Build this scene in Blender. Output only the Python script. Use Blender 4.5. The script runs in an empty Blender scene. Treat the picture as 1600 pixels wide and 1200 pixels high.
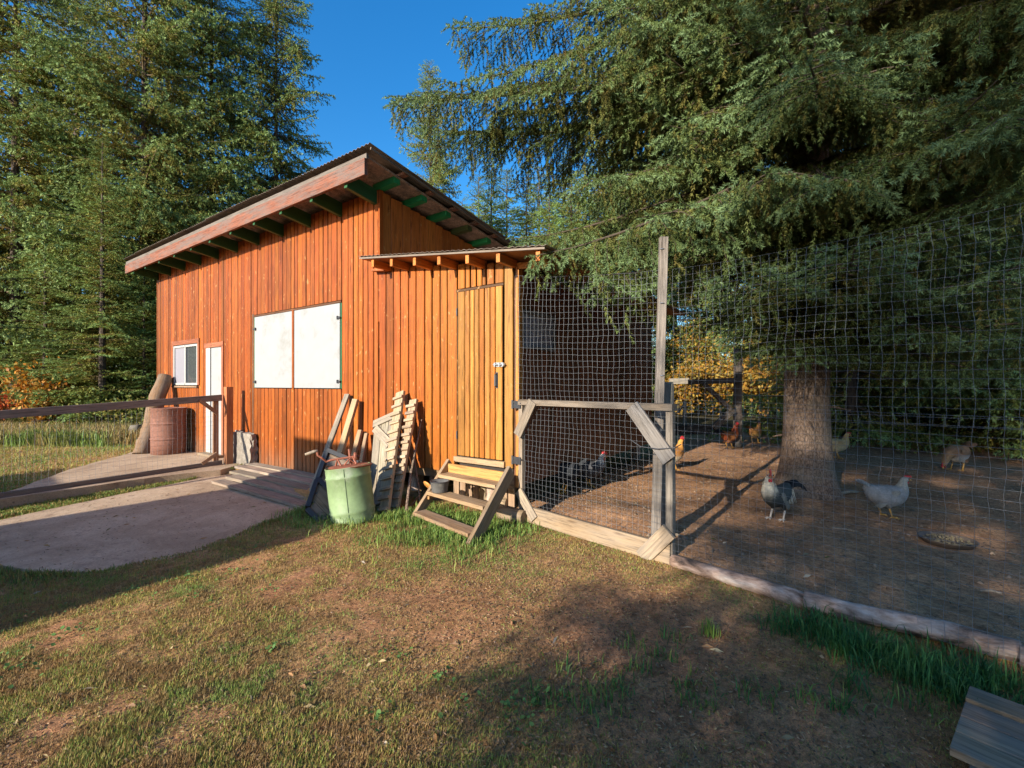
import bpy, math, random
import numpy as np
from mathutils import Vector, Matrix
R = math.radians
rng = np.random.default_rng(7)
random.seed(7)
sc = bpy.context.scene
col = sc.collection

# ------------------------------------------------------------------ camera, sky, sun, exposure
CAM_H = 1.38
F = 711.0                      # focal length in pixels of the 1600 px wide photograph
cam_d = bpy.data.cameras.new('camera')
cam_d.sensor_width = 36.0
cam_d.lens = F / 1600 * 36
cam_d.clip_start = 0.05
cam_d.clip_end = 2000
cam = bpy.data.objects.new('camera', cam_d)
col.objects.link(cam)
cam.location = (0, 0, CAM_H)
cam.rotation_euler = (R(90), 0, 0)
sc.camera = cam

SUN_AZ = R(51.5)               # direction the light travels, from +X
SUN_EL = R(19.3)
AX, AY = math.cos(SUN_AZ), math.sin(SUN_AZ)
world = bpy.data.worlds.new('World')
sc.world = world
world.use_nodes = True
wn = world.node_tree
for n in list(wn.nodes):
    wn.nodes.remove(n)
sky = wn.nodes.new('ShaderNodeTexSky')
sky.sky_type = 'NISHITA'
sky.sun_disc = False
sky.sun_elevation = SUN_EL
sky.sun_rotation = math.atan2(-AX, -AY)
sky.altitude = 900
sky.air_density = 1.4
sky.dust_density = 3.0
sky.ozone_density = 6.0
bg = wn.nodes.new('ShaderNodeBackground')
bg.inputs['Strength'].default_value = 0.14
wo = wn.nodes.new('ShaderNodeOutputWorld')
hs = wn.nodes.new('ShaderNodeHueSaturation')
hs.inputs['Saturation'].default_value = 1.22
wn.links.new(sky.outputs[0], hs.inputs['Color'])
wn.links.new(hs.outputs[0], bg.inputs[0])
wn.links.new(bg.outputs[0], wo.inputs[0])

sun_d = bpy.data.lights.new('sun', 'SUN')
sun_d.energy = 5.0
sun_d.angle = R(0.53)
sun_d.color = (1.0, 0.92, 0.78)
sun = bpy.data.objects.new('sun', sun_d)
col.objects.link(sun)
sun.location = (-20, -25, 14)
sun.rotation_euler = Vector((AX * math.cos(SUN_EL), AY * math.cos(SUN_EL), -math.sin(SUN_EL))).to_track_quat('-Z', 'Y').to_euler()

sc.view_settings.view_transform = 'Standard'
sc.view_settings.look = 'None'
sc.view_settings.gamma = 1
sc.view_settings.use_curve_mapping = False
sc.view_settings.exposure = 1.0
sc.render.engine = 'CYCLES'
sc.cycles.max_bounces = 5
sc.cycles.diffuse_bounces = 4
sc.cycles.transparent_max_bounces = 8
sc.cycles.use_denoising = True
sc.cycles.denoiser = 'OPENIMAGEDENOISE'
sc.cycles.denoising_input_passes = 'RGB_ALBEDO_NORMAL'

# ------------------------------------------------------------------ frames and pixel helpers
C0 = Vector((0.02, 4.75, 0))          # right front corner of the coop
DV = Vector((-0.8204, 0.5718, 0))     # along the front wall, away from that corner
NV = Vector((-0.5718, -0.8204, 0))    # out of the front wall
RV = -NV                              # along the gable wall, away from the camera
ZV = Vector((0, 0, 1))


def W(t, e, z):
    return C0 + DV * t + NV * e + ZV * z


def wp(u, v, e):
    k = (u - 800) / F
    bx, by = C0.x + NV.x * e, C0.y + NV.y * e
    t = (bx - k * by) / (-DV.x + k * DV.y)
    Y = by + DV.y * t
    return W(t, e, CAM_H + (600 - v) * Y / F)


def wt(u, e):
    p = wp(u, 600, e) - C0
    return p.dot(DV)


def gp(u, v, z=0.0):
    Y = F * (CAM_H - z) / (v - 600)
    return Vector(((u - 800) / F * Y, Y, z))


def pp(u, v, Y):
    return Vector(((u - 800) / F * Y, Y, CAM_H + (600 - v) * Y / F))


def sp(c, a):                          # across / along the sun's ground direction
    return (c * AY + a * AX, -c * AX + a * AY)


# ------------------------------------------------------------------ object helpers
WM = {}


def link(o, parent=None, M=None):
    M = M if M is not None else Matrix.Identity(4)
    WM[o] = M
    col.objects.link(o)
    if parent is not None:
        o.parent = parent
        o.matrix_basis = WM[parent].inverted() @ M
    else:
        o.matrix_basis = M
    return o


def tag(o, label, cat, group=None):
    o['label'] = label
    o['category'] = cat
    if group:
        o['group'] = group
    return o


def kind(o, k):
    o['kind'] = k
    return o


def thing(name, label, cat, loc=(0, 0, 0), group=None):
    o = bpy.data.objects.new(name, None)
    o.empty_display_size = 0.1
    link(o, None, Matrix.Translation(Vector(loc)))
    return tag(o, label, cat, group)


def copy_tree(o, M, parent=None):
    """A thing, its parts and sub-parts again, its base moved to M."""
    c = o.copy()
    delta = M @ WM[o].inverted()
    link(c, parent, M)
    for ch in [x for x in WM if x.parent is o and x is not c]:
        copy_tree(ch, delta @ WM[ch], c)
    return c


class MB:
    def __init__(s):
        s.v, s.f, s.m, s.n = [], [], [], 0

    def add(s, V, Fc, mi=0):
        V = np.asarray(V, float)
        b = s.n
        s.v.append(V)
        for f in Fc:
            s.f.append([i + b for i in f])
            s.m.append(mi)
        s.n += len(V)
        return s

    def box(s, c, size, M=None, mi=0):
        x, y, z = [q / 2 for q in size]
        P = [(-x, -y, -z), (x, -y, -z), (x, y, -z), (-x, y, -z), (-x, -y, z), (x, -y, z), (x, y, z), (-x, y, z)]
        if M is not None:
            P = [tuple(M @ Vector(p)) for p in P]
        P = [(p[0] + c[0], p[1] + c[1], p[2] + c[2]) for p in P]
        return s.add(P, [(0, 3, 2, 1), (4, 5, 6, 7), (0, 1, 5, 4), (1, 2, 6, 5), (2, 3, 7, 6), (3, 0, 4, 7)], mi)

    def hexa(s, P, mi=0):
        """eight corners: bottom ring 0-3, top ring 4-7"""
        return s.add(P, [(0, 3, 2, 1), (4, 5, 6, 7), (0, 1, 5, 4), (1, 2, 6, 5), (2, 3, 7, 6), (3, 0, 4, 7)], mi)

    def tube(s, pts, rad, n=8, caps=True, mi=0):
        pts = [Vector(p) for p in pts]
        if not hasattr(rad, '__len__'):
            rad = [rad] * len(pts)
        V = []
        up = None
        for i, p in enumerate(pts):
            t = (pts[min(i + 1, len(pts) - 1)] - pts[max(i - 1, 0)])
            t = t.normalized() if t.length > 1e-9 else Vector((0, 0, 1))
            if up is None:
                up = Vector((0, 0, 1)) if abs(t.z) < .9 else Vector((1, 0, 0))
            a = t.cross(up)
            if a.length < 1e-6:
                a = t.orthogonal()
            a.normalize()
            b = a.cross(t).normalized()
            up = b
            for j in range(n):
                th = 2 * math.pi * j / n
                V.append(p + (a * math.cos(th) + b * math.sin(th)) * rad[i])
        Fc = []
        for i in range(len(pts) - 1):
            for j in range(n):
                Fc.append((i * n + j, i * n + (j + 1) % n, (i + 1) * n + (j + 1) % n, (i + 1) * n + j))
        if caps:
            Fc.append(tuple(range(n - 1, -1, -1)))
            k = (len(pts) - 1) * n
            Fc.append(tuple(range(k, k + n)))
        return s.add([tuple(p) for p in V], Fc, mi)

    def lathe(s, prof, n=24, M=None, mi=0, closed=False):
        V = []
        for r, z in prof:
            for j in range(n):
                th = 2 * math.pi * j / n
                p = Vector((r * math.cos(th), r * math.sin(th), z))
                V.append(tuple(M @ p if M is not None else p))
        Fc = []
        for i in range(len(prof) - 1):
            for j in range(n):
                Fc.append((i * n + j, i * n + (j + 1) % n, (i + 1) * n + (j + 1) % n, (i + 1) * n + j))
        if closed:
            Fc.append(tuple(range(n - 1, -1, -1)))
            k = (len(prof) - 1) * n
            Fc.append(tuple(range(k, k + n)))
        return s.add(V, Fc, mi)

    def mesh(s, name):
        me = bpy.data.meshes.new(name)
        V = np.concatenate(s.v) if s.v else np.zeros((0, 3))
        me.from_pydata(V.tolist(), [], s.f)
        if any(s.m):
            me.polygons.foreach_set('material_index', s.m)
        me.update()
        return me

    def build(s, name, mats, parent=None, M=None, smooth=False, color=None):
        """verts are WORLD coordinates; they are moved into the frame M (default: the parent's)"""
        if M is None:
            M = WM[parent].copy() if parent is not None else Matrix.Translation(Vector(np.concatenate(s.v).mean(0)))
        inv = np.array(M.inverted())
        s.v = [np.c_[v, np.ones(len(v))] @ inv.T[:, :3] for v in s.v]
        me = s.mesh(name)
        for m in (mats if isinstance(mats, (list, tuple)) else [mats]):
            me.materials.append(m)
        if smooth:
            me.polygons.foreach_set('use_smooth', [True] * len(me.polygons))
        o = bpy.data.objects.new(name, me)
        if color:
            o.color = (*color, 1)
        return link(o, parent, M)


def tri_mesh(name, V, T, mats, colors=None, smooth=False, mat_idx=None):
    """fast numpy mesh of triangles"""
    me = bpy.data.meshes.new(name)
    V = np.ascontiguousarray(V, np.float32)
    T = np.ascontiguousarray(T, np.int32)
    me.vertices.add(len(V))
    me.vertices.foreach_set('co', V.ravel())
    me.loops.add(T.size)
    me.loops.foreach_set('vertex_index', T.ravel())
    me.polygons.add(len(T))
    me.polygons.foreach_set('loop_start', np.arange(0, T.size, 3, dtype=np.int32))
    me.polygons.foreach_set('loop_total', np.full(len(T), 3, np.int32))
    if mat_idx is not None:
        me.polygons.foreach_set('material_index', np.ascontiguousarray(mat_idx, np.int32))
    if smooth:
        me.polygons.foreach_set('use_smooth', np.ones(len(T), bool))
    if colors is not None:
        a = me.color_attributes.new('col', 'FLOAT_COLOR', 'POINT')
        c = np.ones((len(V), 4), np.float32)
        c[:, :3] = colors
        a.data.foreach_set('color', c.ravel())
    for m in mats:
        me.materials.append(m)
    me.update(calc_edges=True)
    return me


# ------------------------------------------------------------------ numpy noise
def _hash(ix, iy, seed):
    h = (ix.astype(np.int64) * 374761393 + iy.astype(np.int64) * 668265263 + seed * 974634777) & 0xffffffff
    h = ((h ^ (h >> 13)) * 1274126177) & 0xffffffff
    return ((h ^ (h >> 16)) & 0xffff) / 65535.0


def vnoise(x, y, seed=0):
    x, y = np.asarray(x, float), np.asarray(y, float)
    ix, iy = np.floor(x), np.floor(y)
    fx, fy = x - ix, y - iy
    fx, fy = fx * fx * (3 - 2 * fx), fy * fy * (3 - 2 * fy)
    a, b = _hash(ix, iy, seed), _hash(ix + 1, iy, seed)
    c, d = _hash(ix, iy + 1, seed), _hash(ix + 1, iy + 1, seed)
    return (a * (1 - fx) + b * fx) * (1 - fy) + (c * (1 - fx) + d * fx) * fy


def fbm(x, y, seed=0, octs=4):
    r, a, t = 0, .5, 0
    for o in range(octs):
        r = r + a * vnoise(np.asarray(x) * 2 ** o, np.asarray(y) * 2 ** o, seed + o * 17)
        t += a
        a *= .5
    return r / t


def sstep(a, b, x):
    t = np.clip((np.asarray(x, float) - a) / (b - a), 0, 1)
    return t * t * (3 - 2 * t)


# ------------------------------------------------------------------ materials
class NT:
    def __init__(s, name):
        s.mat = bpy.data.materials.new(name)
        s.mat.use_nodes = True
        s.t = s.mat.node_tree
        s.b = s.t.nodes['Principled BSDF']
        s.out = s.t.nodes['Material Output']

    def n(s, typ, ins=None, **kw):
        nd = s.t.nodes.new(typ)
        for k, v in kw.items():
            setattr(nd, k, v)
        for k, v in (ins or {}).items():
            s.set(nd.inputs[k], v)
        return nd

    def set(s, inp, v):
        if hasattr(v, 'is_output'):
            s.t.links.new(v, inp)
        else:
            inp.default_value = v

    def p(s, **kw):
        for k, v in kw.items():
            s.set(s.b.inputs[k.replace('_', ' ')], v)
        return s

    def math(s, op, a, b=0.0, clamp=False):
        nd = s.n('ShaderNodeMath', {0: a, 1: b}, operation=op)
        nd.use_clamp = clamp
        return nd.outputs[0]

    def mix(s, fac, a, b, mode='MIX'):
        nd = s.n('ShaderNodeMix', data_type='RGBA', blend_type=mode)
        s.set(nd.inputs[0], fac)
        s.set(nd.inputs[6], a)
        s.set(nd.inputs[7], b)
        return nd.outputs[2]

    def ramp(s, fac, stops):
        nd = s.n('ShaderNodeValToRGB', {0: fac})
        e = nd.color_ramp.elements
        while len(e) < len(stops):
            e.new(.5)
        for el, (pos, c) in zip(e, stops):
            el.position = pos
            el.color = (*c, 1) if len(c) == 3 else c
        return nd.outputs[0]

    def noise(s, vec, scale, detail=4, rough=.55, dist=0.0):
        return s.n('ShaderNodeTexNoise', {'Vector': vec, 'Scale': scale, 'Detail': detail, 'Roughness': rough, 'Distortion': dist}).outputs[0]

    def bump(s, h, strength=.3, dist=.01):
        nd = s.n('ShaderNodeBump', {'Height': h, 'Strength': strength, 'Distance': dist})
        s.t.links.new(nd.outputs[0], s.b.inputs['Normal'])

    def coord(s, scale=(1, 1, 1), kind_='Object', rand=True):
        tc = s.n('ShaderNodeTexCoord').outputs[kind_]
        v = s.n('ShaderNodeVectorMath', {0: tc, 1: scale}, operation='MULTIPLY').outputs[0]
        if rand:
            oi = s.n('ShaderNodeObjectInfo').outputs['Random']
            q = s.n('ShaderNodeCombineXYZ', {0: s.math('MULTIPLY', oi, 53.0), 1: s.math('MULTIPLY', oi, 91.0), 2: s.math('MULTIPLY', oi, 37.0)}).outputs[0]
            v = s.n('ShaderNodeVectorMath', {0: v, 1: q}, operation='ADD').outputs[0]
        return v


def g3(v):
    return (v, v, v)


def wood_mat(name, contrast=.5, var=.25, weather=0.0, rough=.6, knots=.6, spec=.3, wcol=(.26, .235, .21), flecks=0.0, gain=1.0):
    """planks: local z along the grain; the object's colour is the stain or the bare wood's colour"""
    m = NT(name)
    oi = m.n('ShaderNodeObjectInfo')
    v = m.coord((1, 1, .05))
    vb = m.coord((1, 1, .25))
    grain = m.noise(v, 55, 6, .65, .6)
    fine = m.noise(v, 260, 2, .5)
    broad = m.noise(vb, 5, 4, .6)
    c = oi.outputs['Color'] if gain == 1 else m.mix(1.0, oi.outputs['Color'], (gain, gain * .97, gain * .93, 1), 'MULTIPLY')
    gr = m.ramp(grain, [(.3, g3(1 - contrast)), (.5, g3(1.0)), (.72, g3(1 + .35 * contrast))])
    c = m.mix(1.0, c, gr, 'MULTIPLY')
    br = m.ramp(broad, [(.28, (.72, .66, .6)), (.5, g3(1)), (.75, (1.16, 1.2, 1.25))])
    c = m.mix(.8, c, br, 'MULTIPLY')
    rv = m.math('ADD', m.math('MULTIPLY', oi.outputs['Random'], 2 * var), 1 - var)
    c = m.mix(1.0, c, m.n('ShaderNodeCombineXYZ', {0: rv, 1: rv, 2: rv}).outputs[0], 'MULTIPLY')
    kv = m.coord((9, 9, 1.6))
    vor = m.n('ShaderNodeTexVoronoi', {'Vector': kv, 'Scale': 1.0, 'Randomness': 1.0})
    kn = m.ramp(vor.outputs['Distance'], [(.05, g3(1)), (.13, g3(0))])
    c = m.mix(m.math('MULTIPLY', kn, knots), c, m.mix(1.0, c, (.35, .25, .2, 1), 'MULTIPLY'))
    if weather:
        wf = m.ramp(m.noise(vb, 9, 6, .7), [(.42, g3(0)), (.62, g3(1))])
        c = m.mix(m.math('MULTIPLY', wf, weather), c, (*wcol, 1))
    if flecks:
        fv = m.coord((1, 1, .5))
        fk = m.ramp(m.noise(fv, 22, 3, .5, .5), [(.66, g3(0)), (.70, g3(1))])
        c = m.mix(m.math('MULTIPLY', fk, flecks), c, (.50, .27, .10, 1))
    if flecks:
        pz = m.n('ShaderNodeSeparateXYZ', {0: m.n('ShaderNodeNewGeometry').outputs['Position']}).outputs[2]
        lo = m.n('ShaderNodeMapRange', {0: pz, 1: .75, 2: .0, 3: 0.0, 4: 1.0}).outputs[0]
        sp_ = m.ramp(m.math('ADD', m.math('MULTIPLY', lo, .42), m.math('MULTIPLY', broad, .6)), [(.48, g3(0)), (.72, g3(.6))])
        c = m.mix(sp_, c, (.17, .105, .065, 1))
    cr = m.ramp(m.noise(v, 120, 3, .6), [(.34, g3(0)), (.42, g3(1))])
    c = m.mix(1.0, c, m.mix(.5 * contrast, (1, 1, 1, 1), cr), 'MULTIPLY')
    m.p(Base_Color=c, Roughness=rough)
    m.b.inputs['Specular IOR Level'].default_value = spec
    m.bump(m.math('ADD', grain, m.math('MULTIPLY', fine, .4)), .35, .004)
    return m.mat


def plain_mat(name, color, rough=.6, metal=0.0, noise=.25, scale=12, dirt=None, bump=.1, dist=.004):
    m = NT(name)
    v = m.coord()
    n1 = m.noise(v, scale, 6, .65)
    c = m.mix(1.0, (*color, 1), m.ramp(n1, [(.25, g3(1 - noise)), (.75, g3(1 + noise))]), 'MULTIPLY')
    if dirt:
        f = m.ramp(m.noise(v, scale * .35, 8, .7), [(dirt[1], g3(0)), (dirt[1] + .18, g3(1))])
        c = m.mix(f, c, (*dirt[0], 1))
    m.p(Base_Color=c, Roughness=rough, Metallic=metal)
    m.bump(n1, bump, dist)
    return m.mat


def attr_mat(name, rough=.8, spec=.2, transl=0.0, sheen=0.0, nscale=0, namp=.3, bump=0.0):
    """base colour from the mesh's own colour attribute (its real colours)"""
    m = NT(name)
    a = m.n('ShaderNodeAttribute', attribute_name='col').outputs['Color']
    if nscale:
        n1 = m.noise(m.coord(rand=False), nscale, 5, .65)
        a = m.mix(1.0, a, m.ramp(n1, [(.25, g3(1 - namp)), (.75, g3(1 + namp))]), 'MULTIPLY')
        if bump:
            m.bump(n1, bump, .01)
    m.p(Base_Color=a, Roughness=rough)
    m.b.inputs['Specular IOR Level'].default_value = spec
    if transl:
        tr = m.n('ShaderNodeBsdfTranslucent', {'Color': a})
        mx = m.n('ShaderNodeMixShader', {0: transl, 1: m.b.outputs[0], 2: tr.outputs[0]})
        m.t.links.new(mx.outputs[0], m.out.inputs[0])
    return m.mat


M_STAIN = wood_mat('stained wood', .55, .2, 0, .5, .8, flecks=.5)
M_BARE = wood_mat('bare wood', .6, .18, .25, .7, .7, gain=.72)
M_GREY = wood_mat('weathered wood', .7, .2, .6, .85, .5, .15, wcol=(.17, .15, .13), gain=.72)
M_FASCIA = wood_mat('worn fascia paint', .8, .15, .8, .75, .5, wcol=(.15, .115, .10))
M_PAINT = wood_mat('green paint on wood', .15, .1, .0, .45, .1)
M_WHITE = plain_mat('white painted board', (.30, .30, .30), .5, 0, .05, 6, ((.22, .21, .185), .55), .12)
M_CONC = plain_mat('cast concrete', (.25, .215, .175), .9, 0, .35, 14, ((.16, .13, .10), .55), .4, .01)
M_DARK = plain_mat('dark interior boards', (.03, .022, .018), .9)
M_WIRE = plain_mat('galvanised wire', (.19, .20, .215), .5, .3, .1, 30)
M_BLACKMETAL = plain_mat('dark iron', (.07, .07, .075), .5, .6, .2, 30)
M_ZINC = plain_mat('zinc hardware', (.45, .46, .47), .4, .8, .15, 40)
M_RUST = plain_mat('rusty drum steel', (.20, .088, .06), .8, .1, .35, 24, ((.11, .05, .036), .54), .25)
M_REDIRON = plain_mat('red painted iron', (.24, .075, .04), .65, .1, .35, 25, ((.16, .05, .03), .6), .2)
M_GREENDRUM = plain_mat('faded green paint', (.19, .265, .125), .6, 0, .3, 8, ((.33, .36, .28), .50), .2)
M_BLACKPLASTIC = plain_mat('black plastic', (.022, .022, .024), .5, 0, .2, 20, ((.08, .07, .06), .62))
M_ROOF = plain_mat('galvanised roofing', (.21, .165, .13), .65, .15, .35, 7, ((.11, .08, .06), .5), .05)
M_BARK = None


def bark_mat():
    m = NT('spruce bark')
    v = m.coord((1, 1, .45))
    nd_ = m.n('ShaderNodeTexNoise', {'Vector': v, 'Scale': 9.0, 'Detail': 4.0}).outputs[1]
    vd = m.n('ShaderNodeVectorMath', {0: v, 1: m.n('ShaderNodeVectorMath', {0: nd_, 1: (.09, .09, .09)}, operation='MULTIPLY').outputs[0]}, operation='ADD').outputs[0]
    vor = m.n('ShaderNodeTexVoronoi', {'Vector': vd, 'Scale': 38.0}, feature='DISTANCE_TO_EDGE').outputs['Distance']
    n1 = m.noise(v, 26, 8, .75, .8)
    n2 = m.noise(v, 7, 6, .65, .4)
    h = m.math('ADD', m.math('MULTIPLY', m.math('MINIMUM', vor, .16), .8), m.math('ADD', m.math('MULTIPLY', n1, .45), m.math('MULTIPLY', n2, .3)))
    c = m.ramp(h, [(.30, (.04, .026, .018)), (.42, (.15, .098, .068)), (.58, (.31, .215, .155))])
    c = m.mix(m.ramp(m.noise(m.coord(), 3, 4), [(.5, g3(0)), (.7, g3(.35))]), c, (.16, .17, .13, 1))
    m.p(Base_Color=c, Roughness=.95)
    m.bump(h, .9, .03)
    return m.mat


def log_mat():
    m = NT('peeled log bark')
    v = m.coord((1, 1, .35))
    n1 = m.noise(v, 9, 8, .7, .5)
    n2 = m.noise(v, 45, 5, .6)
    c = m.ramp(n1, [(.34, (.05, .035, .028)), (.44, (.26, .16, .11)), (.54, (.44, .31, .24)), (.68, (.50, .43, .38))])
    c = m.mix(.8, c, m.ramp(n2, [(.3, g3(.5)), (.6, g3(1.1))]), 'MULTIPLY')
    m.p(Base_Color=c, Roughness=.85)
    m.bump(m.math('ADD', n1, n2), .5, .015)
    return m.mat


M_BARK = bark_mat()
M_BARKDARK = plain_mat('dark bark', (.075, .055, .042), .95, 0, .45, 14, None, .6, .02)
M_LOG = log_mat()
M_NEEDLE = attr_mat('spruce needles', .65, .25, .22)
M_LEAF = attr_mat('autumn leaves', .6, .3, .35)
M_GRASS = attr_mat('grass blades', .6, .25, .3)
M_FEATHER = attr_mat('feathers', .75, .2, 0, 0, 60, .25, .2)
M_COMB = plain_mat('red comb', (.50, .03, .035), .5, 0, .2, 60)
M_BEAK = plain_mat('horn beak', (.48, .27, .08), .4)
M_LEG_Y = plain_mat('yellow leg scales', (.55, .28, .06), .55, 0, .2, 80)
M_LEG_W = plain_mat('pale leg scales', (.50, .44, .38), .55, 0, .2, 80)
M_EYE = plain_mat('dark eye', (.02, .012, .01), .2)


def ground_mat():
    m = NT('soil and short turf')
    a = m.n('ShaderNodeAttribute', attribute_name='col').outputs['Color']
    v = m.coord(rand=False)
    n1 = m.noise(v, 28, 8, .75)
    n2 = m.noise(v, 150, 4, .7)
    n0 = m.noise(v, 9, 6, .7)
    c = m.mix(1.0, a, m.ramp(n1, [(.27, (.36, .34, .32)), (.5, g3(1)), (.73, (1.65, 1.55, 1.4))]), 'MULTIPLY')
    c = m.mix(1.0, c, m.ramp(n0, [(.3, (.62, .56, .5)), (.5, g3(1)), (.7, (1.2, 1.2, 1.15))]), 'MULTIPLY')
    c = m.mix(1.0, c, m.ramp(n2, [(.3, g3(.55)), (.5, g3(1)), (.72, (1.6, 1.5, 1.35))]), 'MULTIPLY')
    m.p(Base_Color=c, Roughness=.95)
    m.b.inputs['Specular IOR Level'].default_value = .1
    m.bump(m.math('ADD', n1, m.math('MULTIPLY', n2, .5)), .8, .02)
    return m.mat


def slab_mat():
    m = NT('old concrete slab')
    v = m.coord(rand=False)
    n1 = m.noise(v, 1.3, 9, .75, .4)
    n2 = m.noise(v, 70, 5, .75)
    n3 = m.noise(v, 4.5, 8, .75, .8)
    vs = m.n('ShaderNodeVectorMath', {0: v, 1: (1.6, .55, 1)}, operation='MULTIPLY').outputs[0]
    n4 = m.noise(vs, 3.2, 8, .7, .3)
    c = m.ramp(n1, [(.3, (.27, .172, .10)), (.5, (.43, .30, .19)), (.7, (.56, .41, .275))])
    c = m.mix(1.0, c, m.ramp(n2, [(.28, g3(.55)), (.5, g3(1.0)), (.75, g3(1.25))]), 'MULTIPLY')
    c = m.mix(m.ramp(n3, [(.56, g3(0)), (.68, g3(.75))]), c, (.19, .115, .08, 1))
    c = m.mix(m.ramp(n4, [(.60, g3(0)), (.70, g3(.55))]), c, (.30, .20, .14, 1))
    vor = m.n('ShaderNodeTexVoronoi', {'Vector': v, 'Scale': 7.0, 'Randomness': 1.0}).outputs['Distance']
    c = m.mix(m.ramp(vor, [(.05, g3(.8)), (.11, g3(0))]), c, (.10, .07, .055, 1))
    m.p(Base_Color=c, Roughness=.92)
    m.bump(m.math('ADD', n2, m.math('MULTIPLY', n3, .8)), .5, .012)
    return m.mat


def glass_mat():
    m = NT('window glass')
    m.p(Base_Color=(.05, .055, .06, 1), Roughness=.06)
    m.b.inputs['Specular IOR Level'].default_value = .8
    return m.mat


M_GROUND = ground_mat()
M_SLAB = slab_mat()
M_GLASS = glass_mat()
M_SCREEN = plain_mat('fly screen', (.22, .21, .24), .6, 0, .1, 40)
M_VINYL = plain_mat('white vinyl', (.38, .37, .35), .45, 0, .05, 8)


# ------------------------------------------------------------------ planks
def plank(name, parent, p0, p1, w, th, wdir, mat, color, ch=.003, seg=1, bow=0.0, kick=0.0):
    """a board from p0 to p1 (centre line), w wide along wdir, th thick"""
    p0, p1 = Vector(p0), Vector(p1)
    z = (p1 - p0)
    L = z.length
    z.normalize()
    x = Vector(wdir)
    x = (x - z * x.dot(z)).normalized()
    y = z.cross(x)
    M = Matrix(((x.x, y.x, z.x, p0.x), (x.y, y.y, z.y, p0.y), (x.z, y.z, z.z, p0.z), (0, 0, 0, 1)))
    a, b, c = w / 2, th / 2, min(ch, th * .3, w * .3)
    prof = [(-a + c, -b), (a - c, -b), (a, -b + c), (a, b - c), (a - c, b), (-a + c, b), (-a, b - c), (-a, -b + c)]
    V, Fc = [], []
    for i in range(seg + 1):
        q = i / seg
        off = bow * 4 * q * (1 - q)
        kx = kick * math.sin(q * 5.1)
        for (px, py) in prof:
            V.append((px + kx, py + off, q * L))
    for i in range(seg):
        for j in range(8):
            Fc.append((i * 8 + j, i * 8 + (j + 1) % 8, (i + 1) * 8 + (j + 1) % 8, (i + 1) * 8 + j))
    Fc.append(tuple(range(7, -1, -1)))
    Fc.append(tuple(range(seg * 8, seg * 8 + 8)))
    me = bpy.data.meshes.new(name)
    me.from_pydata(V, [], Fc)
    me.materials.append(mat)
    me.update()
    o = bpy.data.objects.new(name, me)
    o.color = (*color, 1)
    return link(o, parent, M)


def jit(c, a=.12):
    k = 1 + random.uniform(-a, a)
    return tuple(max(0, q * k * (1 + random.uniform(-a, a) * .4)) for q in c)


def lerp3(a, b, t):
    return tuple(x + (y - x) * t for x, y in zip(a, b))

# ------------------------------------------------------------------ ground
def run_mask(x, y):
    """1 inside the chicken run (behind the gate and the log)"""
    x, y = np.asarray(x, float), np.asarray(y, float)
    # fence line through (0.08,4.67), (1.23,3.5), (2.43,2.16)
    d = (x - 1.23) * .727 + (y - 3.5) * .687
    s = (x - 0.02) * .8204 - (y - 4.75) * .5718     # right of the coop's gable wall
    return sstep(-.04, .08, d) * sstep(-.25, .05, s)


def ground_z(x, y):
    x, y = np.asarray(x, float), np.asarray(y, float)
    e = (x - C0.x) * NV.x + (y - C0.y) * NV.y
    left = sstep(-1.8, -4.2, x) * sstep(12, 7, y)
    z = -.13 * left * sstep(.2, 1.2, e)
    z = z + .05 * (fbm(x * .7, y * .7, 3, 3) - .5) * sstep(30, 8, np.hypot(x, y))
    z = z + .022 * (fbm(x * 5, y * 5, 5, 4) - .5)
    rm = run_mask(x, y)
    z = z + .05 * rm
    # the mound scratched up just behind the gate
    z = z + .10 * np.exp(-(((x - 1.05) / .55) ** 2 + ((y - 4.55) / .5) ** 2)) * rm
    z = z + .05 * (fbm(x * 2.2, y * 2.2, 9, 4) - .5) * rm
    # roots' rise round the spruce
    z = z + .10 * np.exp(-(((x - 3.37) / .75) ** 2 + ((y - 5.2) / .7) ** 2))
    far = np.hypot(x, y)
    z = z + sstep(25, 120, far) * .6 * (fbm(x * .03, y * .03, 2, 3) - .3)
    return z


def grass_amount(x, y):
    """share of green on the ground"""
    x, y = np.asarray(x, float), np.asarray(y, float)
    n = fbm(x * 1.6, y * 1.6, 21, 4)
    n2 = fbm(x * 6, y * 6, 31, 3)
    g = sstep(.27, .55, .6 * n + .4 * n2 + .05)
    # bare worn patch in front of the gate and the run
    bare = np.exp(-(((x - .75) / 1.0) ** 2 + ((y - 2.55) / .85) ** 2))
    bare = np.maximum(bare, .75 * np.exp(-(((x + .2) / .95) ** 2 + ((y - 2.7) / .75) ** 2)))
    bare = np.maximum(bare, .8 * np.exp(-(((x - .9) / 1.3) ** 2 + ((y - 1.9) / .7) ** 2)))
    g = g * (1 - .92 * np.clip(bare * 1.2, 0, 1))
    e = (x - C0.x) * NV.x + (y - C0.y) * NV.y
    t = (x - C0.x) * DV.x + (y - C0.y) * DV.y
    strip = np.exp(-((e - .7) / .5) ** 2) * sstep(-.6, .3, t) * sstep(3.3, 2.4, t) * sstep(.3, .6, fbm(x * 4, y * 4, 51, 3))
    g = np.maximum(g, strip)
    return g * (1 - run_mask(x, y))


PATH_PX = [(-260, 842), (0, 813), (70, 797), (130, 784), (290, 752), (350, 737), (420, 758), (492, 800), (430, 822), (300, 872), (160, 893), (75, 893), (0, 884), (-260, 880)]
APRON_PX = [(-40, 786), (45, 757), (110, 733), (205, 707), (250, 695), (345, 693), (392, 722), (345, 734), (250, 744), (120, 763)]


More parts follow.
